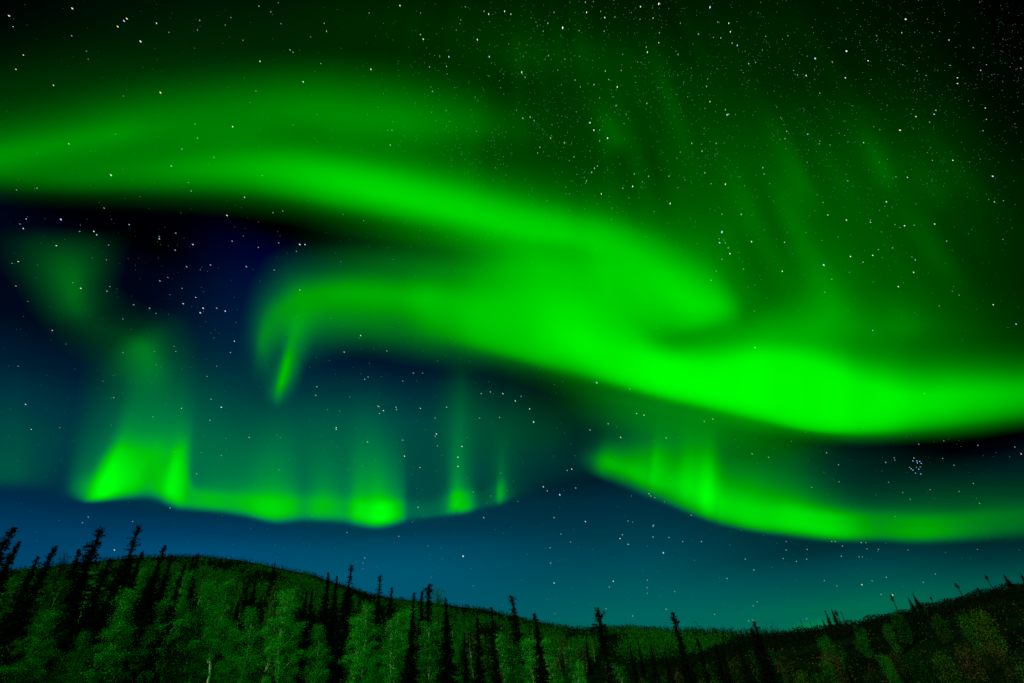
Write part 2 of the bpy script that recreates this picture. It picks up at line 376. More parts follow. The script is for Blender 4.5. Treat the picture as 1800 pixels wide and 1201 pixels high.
# ------------------------------------------------------------------ spruces seen as black spires (top pixel, height in metres, style, width)
SPRUCES = [
    (25, 928, 15, 'dense', 1.25, 'tall black spruce nearest the left end of the skyline'),
    (19, 964, 12, 'dense', 1.0, 'short black spruce tucked against the tall one at the far left'),
    (38, 954, 13, 'dense', 0.8, 'slim leaning black spruce just right of the tall one at the far left'),
    (68, 978, 10, 'dense', 0.9, 'small black spruce tip left of the slender one, low on the left skyline'),
    (90, 962, 11, 'dense', 0.9, 'slender lone black spruce on the left skyline before the bare twiggy tree'),
    (178, 930, 15, 'ragged', 1.1, 'ragged black spruce with knobbly top, broad dark body, left of the bright low star'),
    (150, 966, 13, 'dense', 1.1, 'shorter black spruce shoulder to the left of the knobbly topped one'),
    (246, 927, 16, 'ragged', 1.0, 'gappy black spruce reaching highest on the left hill, right of the bright low star'),
    (248, 971, 11, 'dense', 0.7, 'small spruce tip at the right foot of the gappy highest spruce'),
    (200, 983, 10, 'dense', 1.0, 'small dark spruce between the two ragged tall spruces'),
    (290, 958, 15, 'club', 1.0, 'blunt topped black spruce at the summit of the left hill'),
    (310, 976, 10, 'dense', 0.8, 'faint little spruce right of the blunt topped one'),
    (338, 979, 12, 'dense', 1.1, 'left one of two broad dark spruces just past the hill summit'),
    (352, 974, 13, 'dense', 1.1, 'right one of two broad dark spruces just past the hill summit'),
    (320, 994, 9, 'dense', 0.8, 'tiny dark spruce below the hill summit, left of the broad pair'),
    (488, 990, 16, 'dense', 1.0, 'long black spruce slanting down from the falling skyline, alone left of a clump'),
    (453, 1015, 9, 'dense', 0.8, 'tiny spruce on the slope left of the long slanting one'),
    (523, 1025, 10, 'dense', 0.9, 'small dark spruce on the slope right of the long slanting one'),
    (540, 1038, 9, 'dense', 0.9, 'little spruce on the open slope, left one of a small pair'),
    (553, 1034, 10, 'cone', 0.7, 'little broad spruce on the open slope, right one of a small pair'),
    (578, 1007, 13, 'dense', 1.1, 'left spire of the three spruce clump breaking the skyline'),
    (596, 1013, 13, 'dense', 1.0, 'middle, lowest spire of the three spruce clump breaking the skyline'),
    (612, 995, 15, 'ragged', 0.9, 'highest, ragged spire of the three spruce clump breaking the skyline'),
    (610, 1042, 10, 'ragged', 1.3, 'spruce with open tiered boughs among birches below the clump'),
    (633, 1042, 11, 'dense', 0.9, 'dark spruce standing right of the three spruce clump'),
    (670, 1012, 15, 'ragged', 0.9, 'ragged thin topped spruce poking above the slope next to a broad cone'),
    (684, 1034, 12, 'cone', 0.8, 'broad cone shaped dark spruce right beside a ragged thin topped one'),
    (690, 1106, 9, 'dense', 1.0, 'low dark spruce in front of birches under the broad cone spruce'),
    (722, 1090, 10, 'dense', 0.8, 'narrow dark spruce among birches in front of the blunt dense spire'),
    (720, 1043, 9, 'dense', 0.7, 'tiny far spruce on the slope left of the blunt dense spire'),
    (744, 1040, 11, 'dense', 0.8, 'short spruce touching the left side of the blunt dense spire'),
    (755, 1027, 14, 'club', 1.1, 'blunt dense black spire beside a pale feathery tree'),
    (786, 1052, 10, 'cone', 0.7, 'low dark spruce just past the pale feathery tree'),
    (820, 1112, 9, 'dense', 1.0, 'low black spruce among the front birches near the middle'),
    (842, 1086, 9, 'dense', 0.9, 'little dark spruce on the middle slope among birches'),
    (870, 1068, 8, 'dense', 0.8, 'tiny spruce on the gentle skyline before the crooked one'),
    (904, 1047, 14, 'bent', 1.0, 'crooked black spruce with bent tip alone above the middle skyline'),
    (930, 1102, 9, 'dense', 1.0, 'low dark spruce to the right of the crooked one'),
    (943, 1080, 11, 'dense', 0.9, 'slim spruce just breaking the skyline right of the crooked one'),
    (986, 1140, 7, 'dense', 1.0, 'short black spruce in the dim thicket below the valley'),
    (1030, 1127, 8, 'dense', 1.0, 'short dark spruce left of the bushy one'),
    (1065, 1070, 12, 'bushy', 1.0, 'bushy round headed black spruce standing alone over the valley'),
    (1110, 1135, 8, 'dense', 0.8, 'first small spruce right of the bushy one in the valley row'),
    (1121, 1130, 8, 'dense', 0.8, 'tallest small spruce in the valley row between bushy and columnar spruces'),
    (1141, 1132, 8, 'dense', 0.8, 'small spruce in the valley row nearest the columnar spruce'),
    (1170, 1145, 7, 'dense', 1.0, 'tiny spruce at the left foot of the columnar spruce'),
    (1184, 1076, 12, 'club', 0.95, 'columnar blunt black spruce right of the bushy one above the valley'),
    (1229, 1123, 9, 'dense', 0.9, 'dark spruce against the pale valley floor right of the columnar one'),
    (1253, 1132, 8, 'dense', 0.9, 'smaller spruce against the valley floor, second right of the columnar one'),
    (1268, 1134, 7, 'dense', 0.8, 'third and smallest spruce right of the columnar one'),
    (1297, 1135, 8, 'dense', 0.9, 'short spruce at the left foot of the triple tipped clump'),
    (1320, 1107, 10, 'dense', 0.8, 'lower left tip of the triple spruce clump at the foot of the right hill'),
    (1326, 1104, 10, 'dense', 0.8, 'middle tip of the triple spruce clump at the foot of the right hill'),
    (1330, 1093, 11, 'dense', 1.0, 'tallest tip of the triple spruce clump at the foot of the right hill'),
    (1407, 1090, 3, 'stick', 1.2, 'thin bare stick of a dead spruce by the faint green horizon glow'),
    (1424, 1094, 2.2, 'stick', 1.5, 'shorter bare stick right of the first on the right crest'),
    (1446, 1089, 2.4, 'dense', 1.2, 'stubby little spruce on the right crest before the close cluster'),
    (1450, 1073, 5, 'club', 1.0, 'left thin spruce of the close cluster on the right crest'),
    (1461, 1069, 5.5, 'dense', 1.0, 'tallest spruce of the close cluster on the right crest'),
    (1469, 1073, 5, 'snag', 1.0, 'scrubby spruce right of the tallest in the close crest cluster'),
    (1478, 1075, 4.5, 'stick', 1.2, 'bare dead stick ending the close cluster on the right crest'),
    (1565, 1046, 6, 'snag', 0.8, 'tall dead spruce snag with tufted tip beside a warm star over the right crest'),
    (1596, 1050, 4.2, 'dense', 1.2, 'shorter cone of the spruce pair halfway up the right crest'),
    (1604, 1042, 5.5, 'cone', 0.75, 'taller pointed cone of the spruce pair halfway up the right crest'),
    (1634, 1049, 3.4, 'snag', 1.2, 'small tufted spruce right of the pointed pair on the right crest'),
    (1680, 1025, 5.5, 'snag', 1.2, 'lone tufted snag on the bare upper stretch of the right crest'),
    (1720, 1036, 1.6, 'dense', 1.6, 'tiny spruce stub on the right crest between two snags'),
    (1731, 1010, 6, 'snag', 0.9, 'thin tufted snag left of the solid cone on the right crest'),
    (1762, 1008, 6, 'cone', 0.85, 'solid cone shaped spruce near the right end of the crest'),
    (1792, 1007, 5.5, 'cone', 0.9, 'spruce at the very right end of the crest, cut by the picture edge'),
]
spr_pos = []
for n, (px, py, h, style, wd, label) in enumerate(SPRUCES):
    crest = px > 1395
    if crest:
        a, e = (float(v) for v in az_el(px, py)); r = RR - 4
        hh = EYE + r * math.tan(e) - float(ground(a, r))
        hh = max(hh, 1.5)
    else:
        a, r, hh = solve(px, py, h, rmin=57.0 if n % 3 == 0 else 46.0)
    ms = SPRUCE[style][n % len(SPRUCE[style])]
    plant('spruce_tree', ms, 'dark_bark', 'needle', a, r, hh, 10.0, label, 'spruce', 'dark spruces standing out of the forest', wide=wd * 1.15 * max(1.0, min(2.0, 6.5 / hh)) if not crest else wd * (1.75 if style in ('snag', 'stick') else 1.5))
    spr_pos.append((a, r))

# ------------------------------------------------------------------ birches whose lit crowns stand out (top pixel, height, kind, leaf, label)
BIRCHES = [
    (72, 1078, 11, 1, 'lit_leaf', 'rounded lit birch crown low at the left, the brightest left of the black gap'),
    (135, 1105, 10, 4, 'gold_leaf', 'yellowish narrow birch beside the black gap at lower left'),
    (172, 1003, 12, 0, 'lit_leaf', 'dim birch crown right of the knobbly topped spruce'),
    (222, 1030, 13, 4, 'lit_leaf', 'narrow strip of birch foliage squeezed between two tall black spruces'),
    (205, 1085, 10, 4, 'gold_leaf', 'yellow flecked slim birch below the strip between the tall spruces'),
    (118, 972, 13, 5, 'dark_leaf', 'thin twiggy leafless looking tree on the left skyline'),
    (247, 1000, 12, 1, 'lit_leaf', 'soft dim birch crown under the left hill summit'),
    (295, 1042, 12, 3, 'lit_leaf', 'tall lit birch right of the blunt topped spruce slope'),
    (330, 1008, 12, 1, 'lit_leaf', 'wide pale birch crown just under the hill summit spruces'),
    (262, 1095, 10, 0, 'gold_leaf', 'mottled yellow birch low in front of the tall lit birch'),
    (372, 1022, 11, 0, 'lit_leaf', 'mid green birch right of the broad spruce pair'),
    (405, 1018, 11, 3, 'lit_leaf', 'lit birch crown on the slope above the brightest front birch'),
    (355, 1062, 10, 2, 'dark_leaf', 'dim birch between the tall lit birch and the brightest front one'),
    (420, 1098, 9, 3, 'lit_leaf', 'brightest birch of the front row, glowing green at left of centre'),
    (445, 1068, 10, 0, 'lit_leaf', 'small lit birch against the left flank of the long slanting spruce'),
    (510, 1043, 12, 1, 'lit_leaf', 'broadest lit birch crown, right of the long slanting spruce'),
    (522, 1104, 9, 4, 'lit_leaf', 'slender vivid green birch with pale stem, in front of the broadest crown'),
    (560, 1098, 9, 0, 'lit_leaf', 'lit birch leaning over the pale stems right of the slender vivid one'),
    (577, 1033, 12, 2, 'lit_leaf', 'pointed birch crown in front of the three spruce clump'),
    (606, 1150, 7, 4, 'gold_leaf', 'low yellowish birch with bright white stem below the clump'),
    (640, 1078, 10, 3, 'lit_leaf', 'full lit birch between the tiered spruce and the broad cone spruce'),
    (652, 1060, 11, 0, 'lit_leaf', 'birch crown peeking over the full lit one near the ragged spruce'),
    (684, 1085, 10, 4, 'lit_leaf', 'bright slim birch directly below the broad cone spruce'),
    (703, 1074, 10, 0, 'lit_leaf', 'bright birch crown right of the broad cone spruce'),
    (730, 1064, 11, 3, 'lit_leaf', 'lit birch reaching up left of the blunt dense spire'),
    (752, 1098, 9, 1, 'lit_leaf', 'large bright birch in front of the blunt dense spire'),
    (770, 1032, 14, 5, 'birch_leaf', 'pale feathery thin tree beside the blunt dense spire'),
    (802, 1128, 7, 4, 'lit_leaf', 'narrow glowing birch right of the large bright one'),
    (778, 1122, 8, 2, 'lit_leaf', 'birch strip between the large bright birch and the narrow glowing one'),
    (848, 1112, 8, 4, 'gold_leaf', 'dim yellow speckled birch in the middle of the front row'),
    (880, 1110, 8, 0, 'lit_leaf', 'lit birch left of the foot of the crooked spruce'),
    (935, 1116, 8, 3, 'lit_leaf', 'bright rounded birch, left one of a pair past the crooked spruce'),
    (963, 1118, 8, 3, 'lit_leaf', 'bright rounded birch, right one of a pair past the crooked spruce'),
    (660, 1155, 7, 0, 'lit_leaf', 'lit birch at the bottom below the ragged thin topped spruce'),
    (1000, 1160, 6, 2, 'lit_leaf', 'small birch patch at the bottom right of the bright pair'),
    (18, 1036, 10, 0, 'dim_leaf', 'dim leafy crown at the left picture edge below the tall spruce'),
    (100, 1026, 10, 1, 'birch_leaf', 'dim wide crown below the slender lone spruce at left'),
    (44, 1122, 9, 0, 'gold_leaf', 'speckled yellowish crown in the lower left corner'),
    (112, 1150, 9, 1, 'dim_leaf', 'dark speckled crown at the bottom, left of the black gap'),
    (162, 1135, 8, 4, 'gold_leaf', 'yellow flecked slim crown at the bottom beside the black gap'),
    (300, 1140, 8, 0, 'dim_leaf', 'dim red speckled crown at the bottom under the tall lit birch'),
    (352, 1130, 8, 1, 'birch_leaf', 'dim crown at the bottom left of the brightest front birch'),
    (470, 1150, 8, 4, 'birch_leaf', 'shadowed slim birch at the bottom between two bright front birches'),
    (722, 1140, 8, 4, 'birch_leaf', 'dim slim birch at the bottom below the narrow dark spruce'),
    (905, 1128, 8, 0, 'birch_leaf', 'mid green birch at the foot of the crooked spruce'),
    (1010, 1130, 8, 3, 'birch_leaf', 'mid green birch right of the bright rounded pair'),
    (1062, 1150, 7, 4, 'dim_leaf', 'dim slim tree under the bushy spruce'),
    (1090, 1165, 7, 0, 'birch_leaf', 'small bright bush like birch at the bottom under the bushy spruce'),
    (1240, 1165, 6, 0, 'dim_leaf', 'dim leafy tree at the bottom below the valley floor'),
    (1024, 1172, 5.5, 5, 'birch_leaf', 'thin small birch with a curved white stem in the dim thicket'),
]
birch_pos = []
for n, (px, py, h, kind, leaf, label) in enumerate(BIRCHES):
    a, r, hh = solve(px, py, h)
    if px > 590 and kind != 5:
        r = 47.0 + (n * 7.3) % 20; hh = EYE + r * math.tan(float(az_el(px, py)[1])) - float(ground(a, r))
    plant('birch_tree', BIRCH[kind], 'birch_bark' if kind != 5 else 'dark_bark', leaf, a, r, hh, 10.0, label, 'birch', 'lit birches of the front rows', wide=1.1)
    birch_pos.append((a, r))

# ------------------------------------------------------------------ fill: the rest of the wood, tree by tree
def ok(a, r, placed, dmin):
    x, y = r * math.sin(a), r * math.cos(a)
    for (b, q) in placed:
        if (x - q * math.sin(b)) ** 2 + (y - q * math.cos(b)) ** 2 < dmin * dmin: return False
    return True
AZL, AZM, AZR = float(az_el(-60, 1100)[0]), float(az_el(1000, 1120)[0]), float(az_el(1860, 1080)[0])
def el_of(p): return math.atan2(p[2] - EYE, math.hypot(p[0], p[1]))
skyline_el = lambda a: float(np.interp(a, ca, ce))
def zone(a):
    x = a / AZR
    if a < float(az_el(200, 1100)[0]): return 'at the far left edge of the wood'
    if a < float(az_el(480, 1100)[0]): return 'under the left hill summit'
    if a < float(az_el(760, 1100)[0]): return 'on the slope left of the blunt dense spire'
    return 'on the middle slope toward the valley'
n_b = 0; tries = 0
while n_b < 80 and tries < 9000:
    tries += 1
    a = rng.uniform(AZL, AZM + 0.06); r = 40.0 * (260.0 / 40.0) ** rng.uniform(0, 1)
    if not ok(a, r, birch_pos, 3.0 + r * 0.012) or not ok(a, r, spr_pos, 1.8): continue
    h = rng.uniform(6.5, 9.5)
    if r < 60 and any(abs(a - b) < 1.6 / r + 1.3 / q and r < q and q < 90 for b, q in spr_pos) and rng.uniform() < 0.75: continue
    if any(abs(a - b) < 2.2 / r and r < q + 4 for b, q in birch_pos[:len(BIRCHES)]): continue
    p = at(a, r)
    if math.atan2(p[2] + h - EYE, r) > skyline_el(a) - 0.012: continue
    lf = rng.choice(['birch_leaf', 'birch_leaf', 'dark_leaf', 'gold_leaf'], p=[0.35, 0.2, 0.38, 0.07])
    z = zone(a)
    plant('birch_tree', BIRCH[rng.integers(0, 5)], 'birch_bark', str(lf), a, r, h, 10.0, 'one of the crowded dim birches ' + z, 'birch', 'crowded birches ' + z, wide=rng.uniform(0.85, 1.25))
    birch_pos.append((a, r)); n_b += 1
n_s = 0; tries = 0; AZ_C = float(az_el(640, 1100)[0])
while n_s < 44 and tries < 4000:
    tries += 1
    a = rng.uniform(AZM, AZR) if n_s > 27 else rng.uniform(AZL, AZ_C); r = 38.0 * (150.0 / 38.0) ** rng.uniform(0, 1)
    if not ok(a, r, spr_pos, 3.0): continue
    if any(abs(a - b) < 1.5 / r and r < q + 2 for b, q in birch_pos[:len(BIRCHES)]): continue
    h = rng.uniform(4.0, 9.0) if a < AZM else rng.uniform(2.5, 5.5)
    p = at(a, r)
    lim = skyline_el(a) if a < AZM else min(skyline_el(a), float(np.interp(a, ra, re)))
    if math.atan2(p[2] + h - EYE, r) > lim - 0.03: continue
    z = zone(a) if a < AZM else 'in the dim thicket on the right'
    st = rng.choice(['dense', 'cone', 'ragged'])
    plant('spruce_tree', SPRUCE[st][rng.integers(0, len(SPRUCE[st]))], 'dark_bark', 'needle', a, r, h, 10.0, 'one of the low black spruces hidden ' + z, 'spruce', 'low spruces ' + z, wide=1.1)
    spr_pos.append((a, r)); n_s += 1
SHRUBS = [   # the few that stand out
    (1720, 1075, 4.5, 'dim_gold_leaf', 'yellow green bush, the brightest on the right hillside'),
    (1690, 1085, 4.0, 'dim_leaf', 'green bush leaning against the brightest one on the right hillside'),
    (1640, 1080, 3.5, 'dim_gold_leaf', 'slim yellow bush left of the brightest on the right hillside'),
    (1575, 1078, 4.0, 'dim_leaf', 'faint green bush right under the tall dead snag'),
    (1555, 1100, 3.5, 'dim_leaf', 'small green bush lower left of the tall dead snag'),
    (1507, 1108, 3.5, 'birch_leaf', 'upright green bush at the lower edge of the black crest band'),
    (1447, 1122, 4.5, 'birch_leaf', 'tall green bush below the close crest cluster'),
    (1555, 1155, 3.0, 'birch_leaf', 'lone vivid green bush in the dark right foreground'),
    (1373, 1185, 3.0, 'birch_leaf', 'bright green bush at the bottom edge below the triple clump'),
    (1650, 1150, 4.0, 'dim_gold_leaf', 'speckled yellow bush in the dark right foreground'),
]
shr = []
for px, py, h, leaf, label in SHRUBS:
    a, r, hh = solve(px, py, h, 30, 140)
    plant('shrub', SHRUB[len(shr) % 3], 'dark_bark', leaf, a, r, min(hh, 6), 4.0, label, 'bush', 'bushes that catch the light on the right')
    shr.append((a, r))
n_h = 0; tries = 0
a0 = float(az_el(880, 1150)[0])
while n_h < 170 and tries < 9000:
    tries += 1
    a = rng.uniform(a0, AZR + 0.02); r = 34.0 * (146.0 / 34.0) ** rng.uniform(0, 1)
    if not ok(a, r, shr, 2.2 + r * 0.01): continue
    h = rng.uniform(2.2, 4.2)
    p = at(a, r); lim = min(skyline_el(a), float(np.interp(a, ra, re)))
    if math.atan2(p[2] + h - EYE, r) > lim - 0.022: continue
    side = 'on the right hillside' if a > float(az_el(1380, 1150)[0]) else 'in the thicket below the valley'
    lf = rng.choice(['dark_leaf', 'dim_gold_leaf', 'dim_leaf'], p=[0.82, 0.06, 0.12])
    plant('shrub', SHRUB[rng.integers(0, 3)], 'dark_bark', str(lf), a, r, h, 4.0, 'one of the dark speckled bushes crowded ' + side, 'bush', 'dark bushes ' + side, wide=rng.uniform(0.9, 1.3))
    shr.append((a, r)); n_h += 1

# ------------------------------------------------------------------ far woods (one mass): leafy crowns and narrow spruces on the hills
AZ_R0 = float(az_el(1290, 1110)[0])
def far_wood(n, kind):
    rg = np.random.default_rng(99 if kind == 'leaf' else 98)
    a = rg.uniform(AZL - 0.1, AZR + 0.1, n)
    t = rg.uniform(0, 1, n)
    r = 170.0 * ((RC + 120) / 170.0) ** (t ** 0.8)
    crest_d = (np.interp(a, ca, ce) - np.arctan2(ground(a, r) - EYE, r))           # angle below the crest
    near = np.exp(-(np.clip(crest_d - 0.004, 0, None) / 0.014) ** 2)
    patch = np.sin(a * 31 + r * 0.004) + np.sin(a * 57 - r * 0.013 + 1) + rg.normal(0, 0.6, n)
    keep = (rg.uniform(0, 1, n) < (1 - 0.95 * near)) & (patch > -0.35) if kind == 'leaf' else ((rg.uniform(0, 1, n) < 0.12 + 0.3 * (patch < -0.5) + 0.85 * near) & (r > 240))
    keep &= (a < AZ_R0) | (r > 430)
    return a[keep], r[keep]
fa, fr = far_wood(17000, 'leaf')
V = []; 
rg = np.random.default_rng(5)
pl = np.clip((8500.0 / fr), 8, 42).astype(int)
idx = np.repeat(np.arange(len(fa)), pl)
hgt = rg.uniform(4.5, 9.0, len(fa)); wid = rg.uniform(1.3, 2.6, len(fa))
base = at(fa, fr)
u = rg.normal(size=(len(idx), 3)); u /= np.linalg.norm(u, axis=1, keepdims=True); u *= (rg.uniform(0.25, 1, len(idx)) ** 0.5)[:, None]
cen = base[idx] + np.stack([u[:, 0] * wid[idx], u[:, 1] * wid[idx], hgt[idx] * 0.58 + u[:, 2] * hgt[idx] * 0.45], 1)
v, f = quads(cen, np.clip(fr[idx] * 0.0012, 0.25, 1.0), rg, aspect=0.7)
tag(obj('distant_birch_wood', mesh_from('distant_birch_wood', v, f, 4), MAT['far_leaf']), 'dim green birch wood covering the far hillside as one mass', 'forest', kind='stuff')
fa, fr = far_wood(24000, 'spruce')
base = at(fa, fr); hgt = rg.uniform(4.0, 7.5, len(fa)) * np.where(rg.uniform(0, 1, len(fa)) < 0.04, 1.7, 1.0)
pl = np.clip((9000.0 / fr), 10, 30).astype(int)
idx = np.repeat(np.arange(len(fa)), pl); q = rg.uniform(0.0, 1, len(idx))
ang = rg.uniform(0, 6.28, len(idx)); rad = (1 - q) * 1.0 * rg.uniform(0.2, 1, len(idx))
cen = base[idx] + np.stack([rad * np.cos(ang), rad * np.sin(ang), q * hgt[idx]], 1)
v, f = quads(cen, np.clip(fr[idx] * 0.0008, 0.25, 0.7), rg, aspect=0.6)
tag(obj('distant_spruce_wood', mesh_from('distant_spruce_wood', v, f, 4), MAT['needle']), 'black spruce wood darkening the crest of the far hills', 'forest', kind='stuff')
n = 26000
a = rg.uniform(AZ_R0 - 0.06, AZR + 0.1, n); r = rg.uniform(118, 154, n)
cen = at(a, r); cen[:, 2] += rg.uniform(0, 1, n) ** 1.5 * (0.7 + 0.7 * np.abs(np.sin(a * 90) * np.sin(a * 37 + 1)))
v, f = quads(cen, np.full(n, 0.16), rg)
tag(obj('crest_scrub', mesh_from('crest_scrub', v, f, 4), MAT['needle']), 'low black scrub running along the crest of the right hill', 'scrub', kind='stuff')
# undergrowth on the near slopes
n = 110000
a = rg.uniform(AZL - 0.1, AZR + 0.1, n); r = 26.0 * (116 / 26.0) ** rg.uniform(0, 1, n)
cen = at(a, r); cen[:, 2] += rg.uniform(0.05, 1.4, n) * (0.5 + 0.5 * np.sin(cen[:, 0] * 0.8) * np.sin(cen[:, 1] * 0.6))
v, f = quads(cen, 0.05 + r * 0.0003, rg)
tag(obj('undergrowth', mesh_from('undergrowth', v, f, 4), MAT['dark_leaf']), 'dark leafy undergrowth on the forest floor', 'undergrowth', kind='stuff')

# ------------------------------------------------------------------ aurora: glowing curtains far out in the upper air
def aurora_mat(name, lo, hi):
    """Adds green light; between the brightnesses lo and hi it swallows the blue of the sky behind it."""
    am = new_mat(name); t = am.node_tree
    atn = t.nodes.new('ShaderNodeAttribute'); atn.attribute_name = 'ray_glow'
    em = t.nodes.new('ShaderNodeEmission'); tr_ = t.nodes.new('ShaderNodeBsdfTransparent'); ad = t.nodes.new('ShaderNodeAddShader'); oo = t.nodes.new('ShaderNodeOutputMaterial')
    rmp = t.nodes.new('ShaderNodeValToRGB')      # thick curtains swallow the blue of the sky behind them
    rmp.color_ramp.elements[0].color = (1, 1, 1, 1); rmp.color_ramp.elements[0].position = lo; rmp.color_ramp.elements[1].position = hi; rmp.color_ramp.elements[1].color = (0.05, 0.75, 0.05, 1)
    cmb = t.nodes.new('ShaderNodeCombineColor'); cmb.inputs[0].default_value = 0.0; cmb.inputs[2].default_value = 0.0
    t.links.new(atn.outputs['Fac'], cmb.inputs[1]); t.links.new(atn.outputs['Fac'], rmp.inputs[0])
    t.links.new(cmb.outputs[0], em.inputs[0]); t.links.new(rmp.outputs[0], tr_.inputs[0])
    t.links.new(em.outputs[0], ad.inputs[0]); t.links.new(tr_.outputs[0], ad.inputs[1]); t.links.new(ad.outputs[0], oo.inputs[0])
    am.cycles.emission_sampling = 'NONE'
    return am
AURORA, AURORA_THIN = aurora_mat('aurora_light', 0.05, 0.32), aurora_mat('aurora_light_thin', 0.14, 0.5)

def cubic(P, n):
    """Smooth interpolation of the control rows P along axis 0, n steps per interval."""
    k = len(P)
    t = np.linspace(0, k - 1, (k - 1) * n + 1); i = np.clip(np.floor(t).astype(int), 0, k - 2); s = (t - i).reshape(-1, *([1] * (P.ndim - 1)))
    g = np.zeros_like(P); g[1:-1] = (P[2:] - P[:-2]) / 2; g[0] = P[1] - P[0]; g[-1] = P[-1] - P[-2]
    lo = P[1:-1] - P[:-2]; hi = P[2:] - P[1:-1]                       # keep brightness free of overshoot
    b = np.where((lo * hi)[..., 2] <= 0, 0.0, g[1:-1][..., 2]); g[1:-1][..., 2] = b
    p0, p1, m0, m1 = P[i], P[i + 1], g[i], g[i + 1]
    return (2 * s**3 - 3 * s**2 + 1) * p0 + (s**3 - 2 * s**2 + s) * m0 + (-2 * s**3 + 3 * s**2) * p1 + (s**3 - s**2) * m1
def curtain(name, grid, dist, label, nu=8, nv=8, rays=0.0, seed=1, gain=1.0, fan=0.0, soft=0, thin=False):
    """grid: stations along the curtain, each a list of (x, y, brightness 0-255) across it. dist: km-scale distance of the sheet."""
    G = np.array(grid, float)
    G = cubic(G, nu); G = np.swapaxes(cubic(np.swapaxes(G, 0, 1), nv), 0, 1)
    g = np.clip(G[..., 2], 0, 262)
    if rays:
        rg = np.random.default_rng(seed); k = np.cumsum(rg.normal(0, 1, len(g)))
        k = np.convolve(rg.normal(0, 1, len(g) + 12), np.hanning(13), 'valid'); k = k / (np.abs(k).max() + 1e-6)
        g = g * (1 + rays * k[:, None])
    if fan:      # rays fanning out from the magnetic zenith
        ph = np.arctan2(G[..., 0] - 900, G[..., 1] + 700); rad = np.hypot(G[..., 0] - 900, G[..., 1] + 700)
        k = 0.5 * np.sin(ph * 47 + 0.6 * np.sin(rad * 0.011)) + 0.35 * np.sin(ph * 83 + 2 + rad * 0.006) + 0.3 * np.sin(ph * 131 + 1 - rad * 0.009)
        k *= 0.55 + 0.45 * np.sin(rad * 0.016 + ph * 19)
        g = g * (1 + fan * k * np.clip((G[..., 0] - 500) / 500, 0.15, 1) * np.clip((620 - G[..., 1]) / 150, 0, 1))
    if soft:     # high up the rays run into each other
        ker = np.hanning(2 * soft + 3)[1:-1]; ker /= ker.sum()
        sm = np.stack([np.convolve(np.pad(c, soft, mode='edge'), ker, 'valid') for c in g.T], 1)
        w = np.clip((np.linspace(0, 1, g.shape[1]) - 0.45) / 0.3, 0, 0.8)[None]
        g = g * (1 - w) + sm * w * 1.06
    e = lin(np.clip(g, 0, 300)) * gain
    d = dirs(G[..., 0], G[..., 1])
    depth = dist * (1 + 0.05 * np.sin(np.linspace(0, 9, G.shape[0]))[:, None])    # the sheet waves in depth
    V = d * depth[..., None] + np.array([0, 0, EYE])
    a, b = g.shape
    i, j = np.meshgrid(np.arange(a - 1), np.arange(b - 1), indexing='ij')
    F4 = np.stack([i * b + j, (i + 1) * b + j, (i + 1) * b + j + 1, i * b + j + 1], -1).reshape(-1, 4)
    me = mesh_from(name, V.reshape(-1, 3), F4, 4); shade_smooth(me)
    at_ = me.attributes.new('ray_glow', 'FLOAT', 'POINT'); at_.data.foreach_set('value', e.astype(np.float32).ravel())
    return tag(obj(name, me, AURORA_THIN if thin else AURORA), label, 'aurora', 'green aurora forms in the sky')
def col(x, ys): return [(x, y, g) for y, g in ys]

VEIL_Y = (-60, 40, 140, 230, 320, 410, 500, 570, 640)
def veil(x, gs, ys=VEIL_Y): return [(x, y, g) for y, g in zip(ys, gs)]
arcY = (-60, 30, 90, 140, 190, 240, 290, 325, 360)
curtain('aurora_veil', [
    veil(-60, (0, 2, 12, 32, 45, 50, 40, 15, 0), arcY), veil(100, (4, 10, 24, 40, 50, 55, 50, 25, 0), arcY), veil(300, (6, 22, 32, 48, 60, 65, 60, 30, 0), (-60, 30, 90, 140, 190, 240, 295, 335, 372)),
    veil(480, (10, 26, 34, 48, 62, 68, 60, 30, 0), (-60, 30, 90, 140, 190, 250, 305, 350, 392)), veil(640, (14, 32, 34, 45, 60, 65, 60, 35, 0), (-60, 30, 90, 145, 200, 265, 330, 380, 430)),
    veil(800, (14, 36, 38, 34, 48, 62, 70, 50, 0), (-60, 40, 100, 150, 210, 290, 370, 430, 480)),    veil(950, (16, 38, 54, 42, 50, 58, 84, 76, 0), (-60, 40, 100, 160, 230, 320, 410, 480, 540)),
    veil(1080, (12, 30, 52, 54, 56, 58, 84, 84, 0), (-60, 40, 110, 180, 260, 340, 430, 520, 600)), veil(1200, (12, 28, 48, 60, 70, 80, 90, 96, 0)), veil(1320, (14, 28, 38, 58, 76, 88, 92, 106, 0)),
    veil(1420, (14, 24, 32, 54, 76, 86, 100, 112, 0)), veil(1540, (8, 16, 28, 50, 66, 72, 84, 98, 0)), veil(1660, (4, 10, 18, 36, 52, 58, 60, 72, 0)), veil(1770, (0, 2, 6, 14, 28, 36, 38, 46, 0)), veil(1900, (0, 0, 2, 6, 14, 22, 24, 30, 0)),
], 26000, 'faint dim green veil spread over the whole upper sky behind the bright bands', nu=26, nv=10, fan=0.17, gain=1.2)
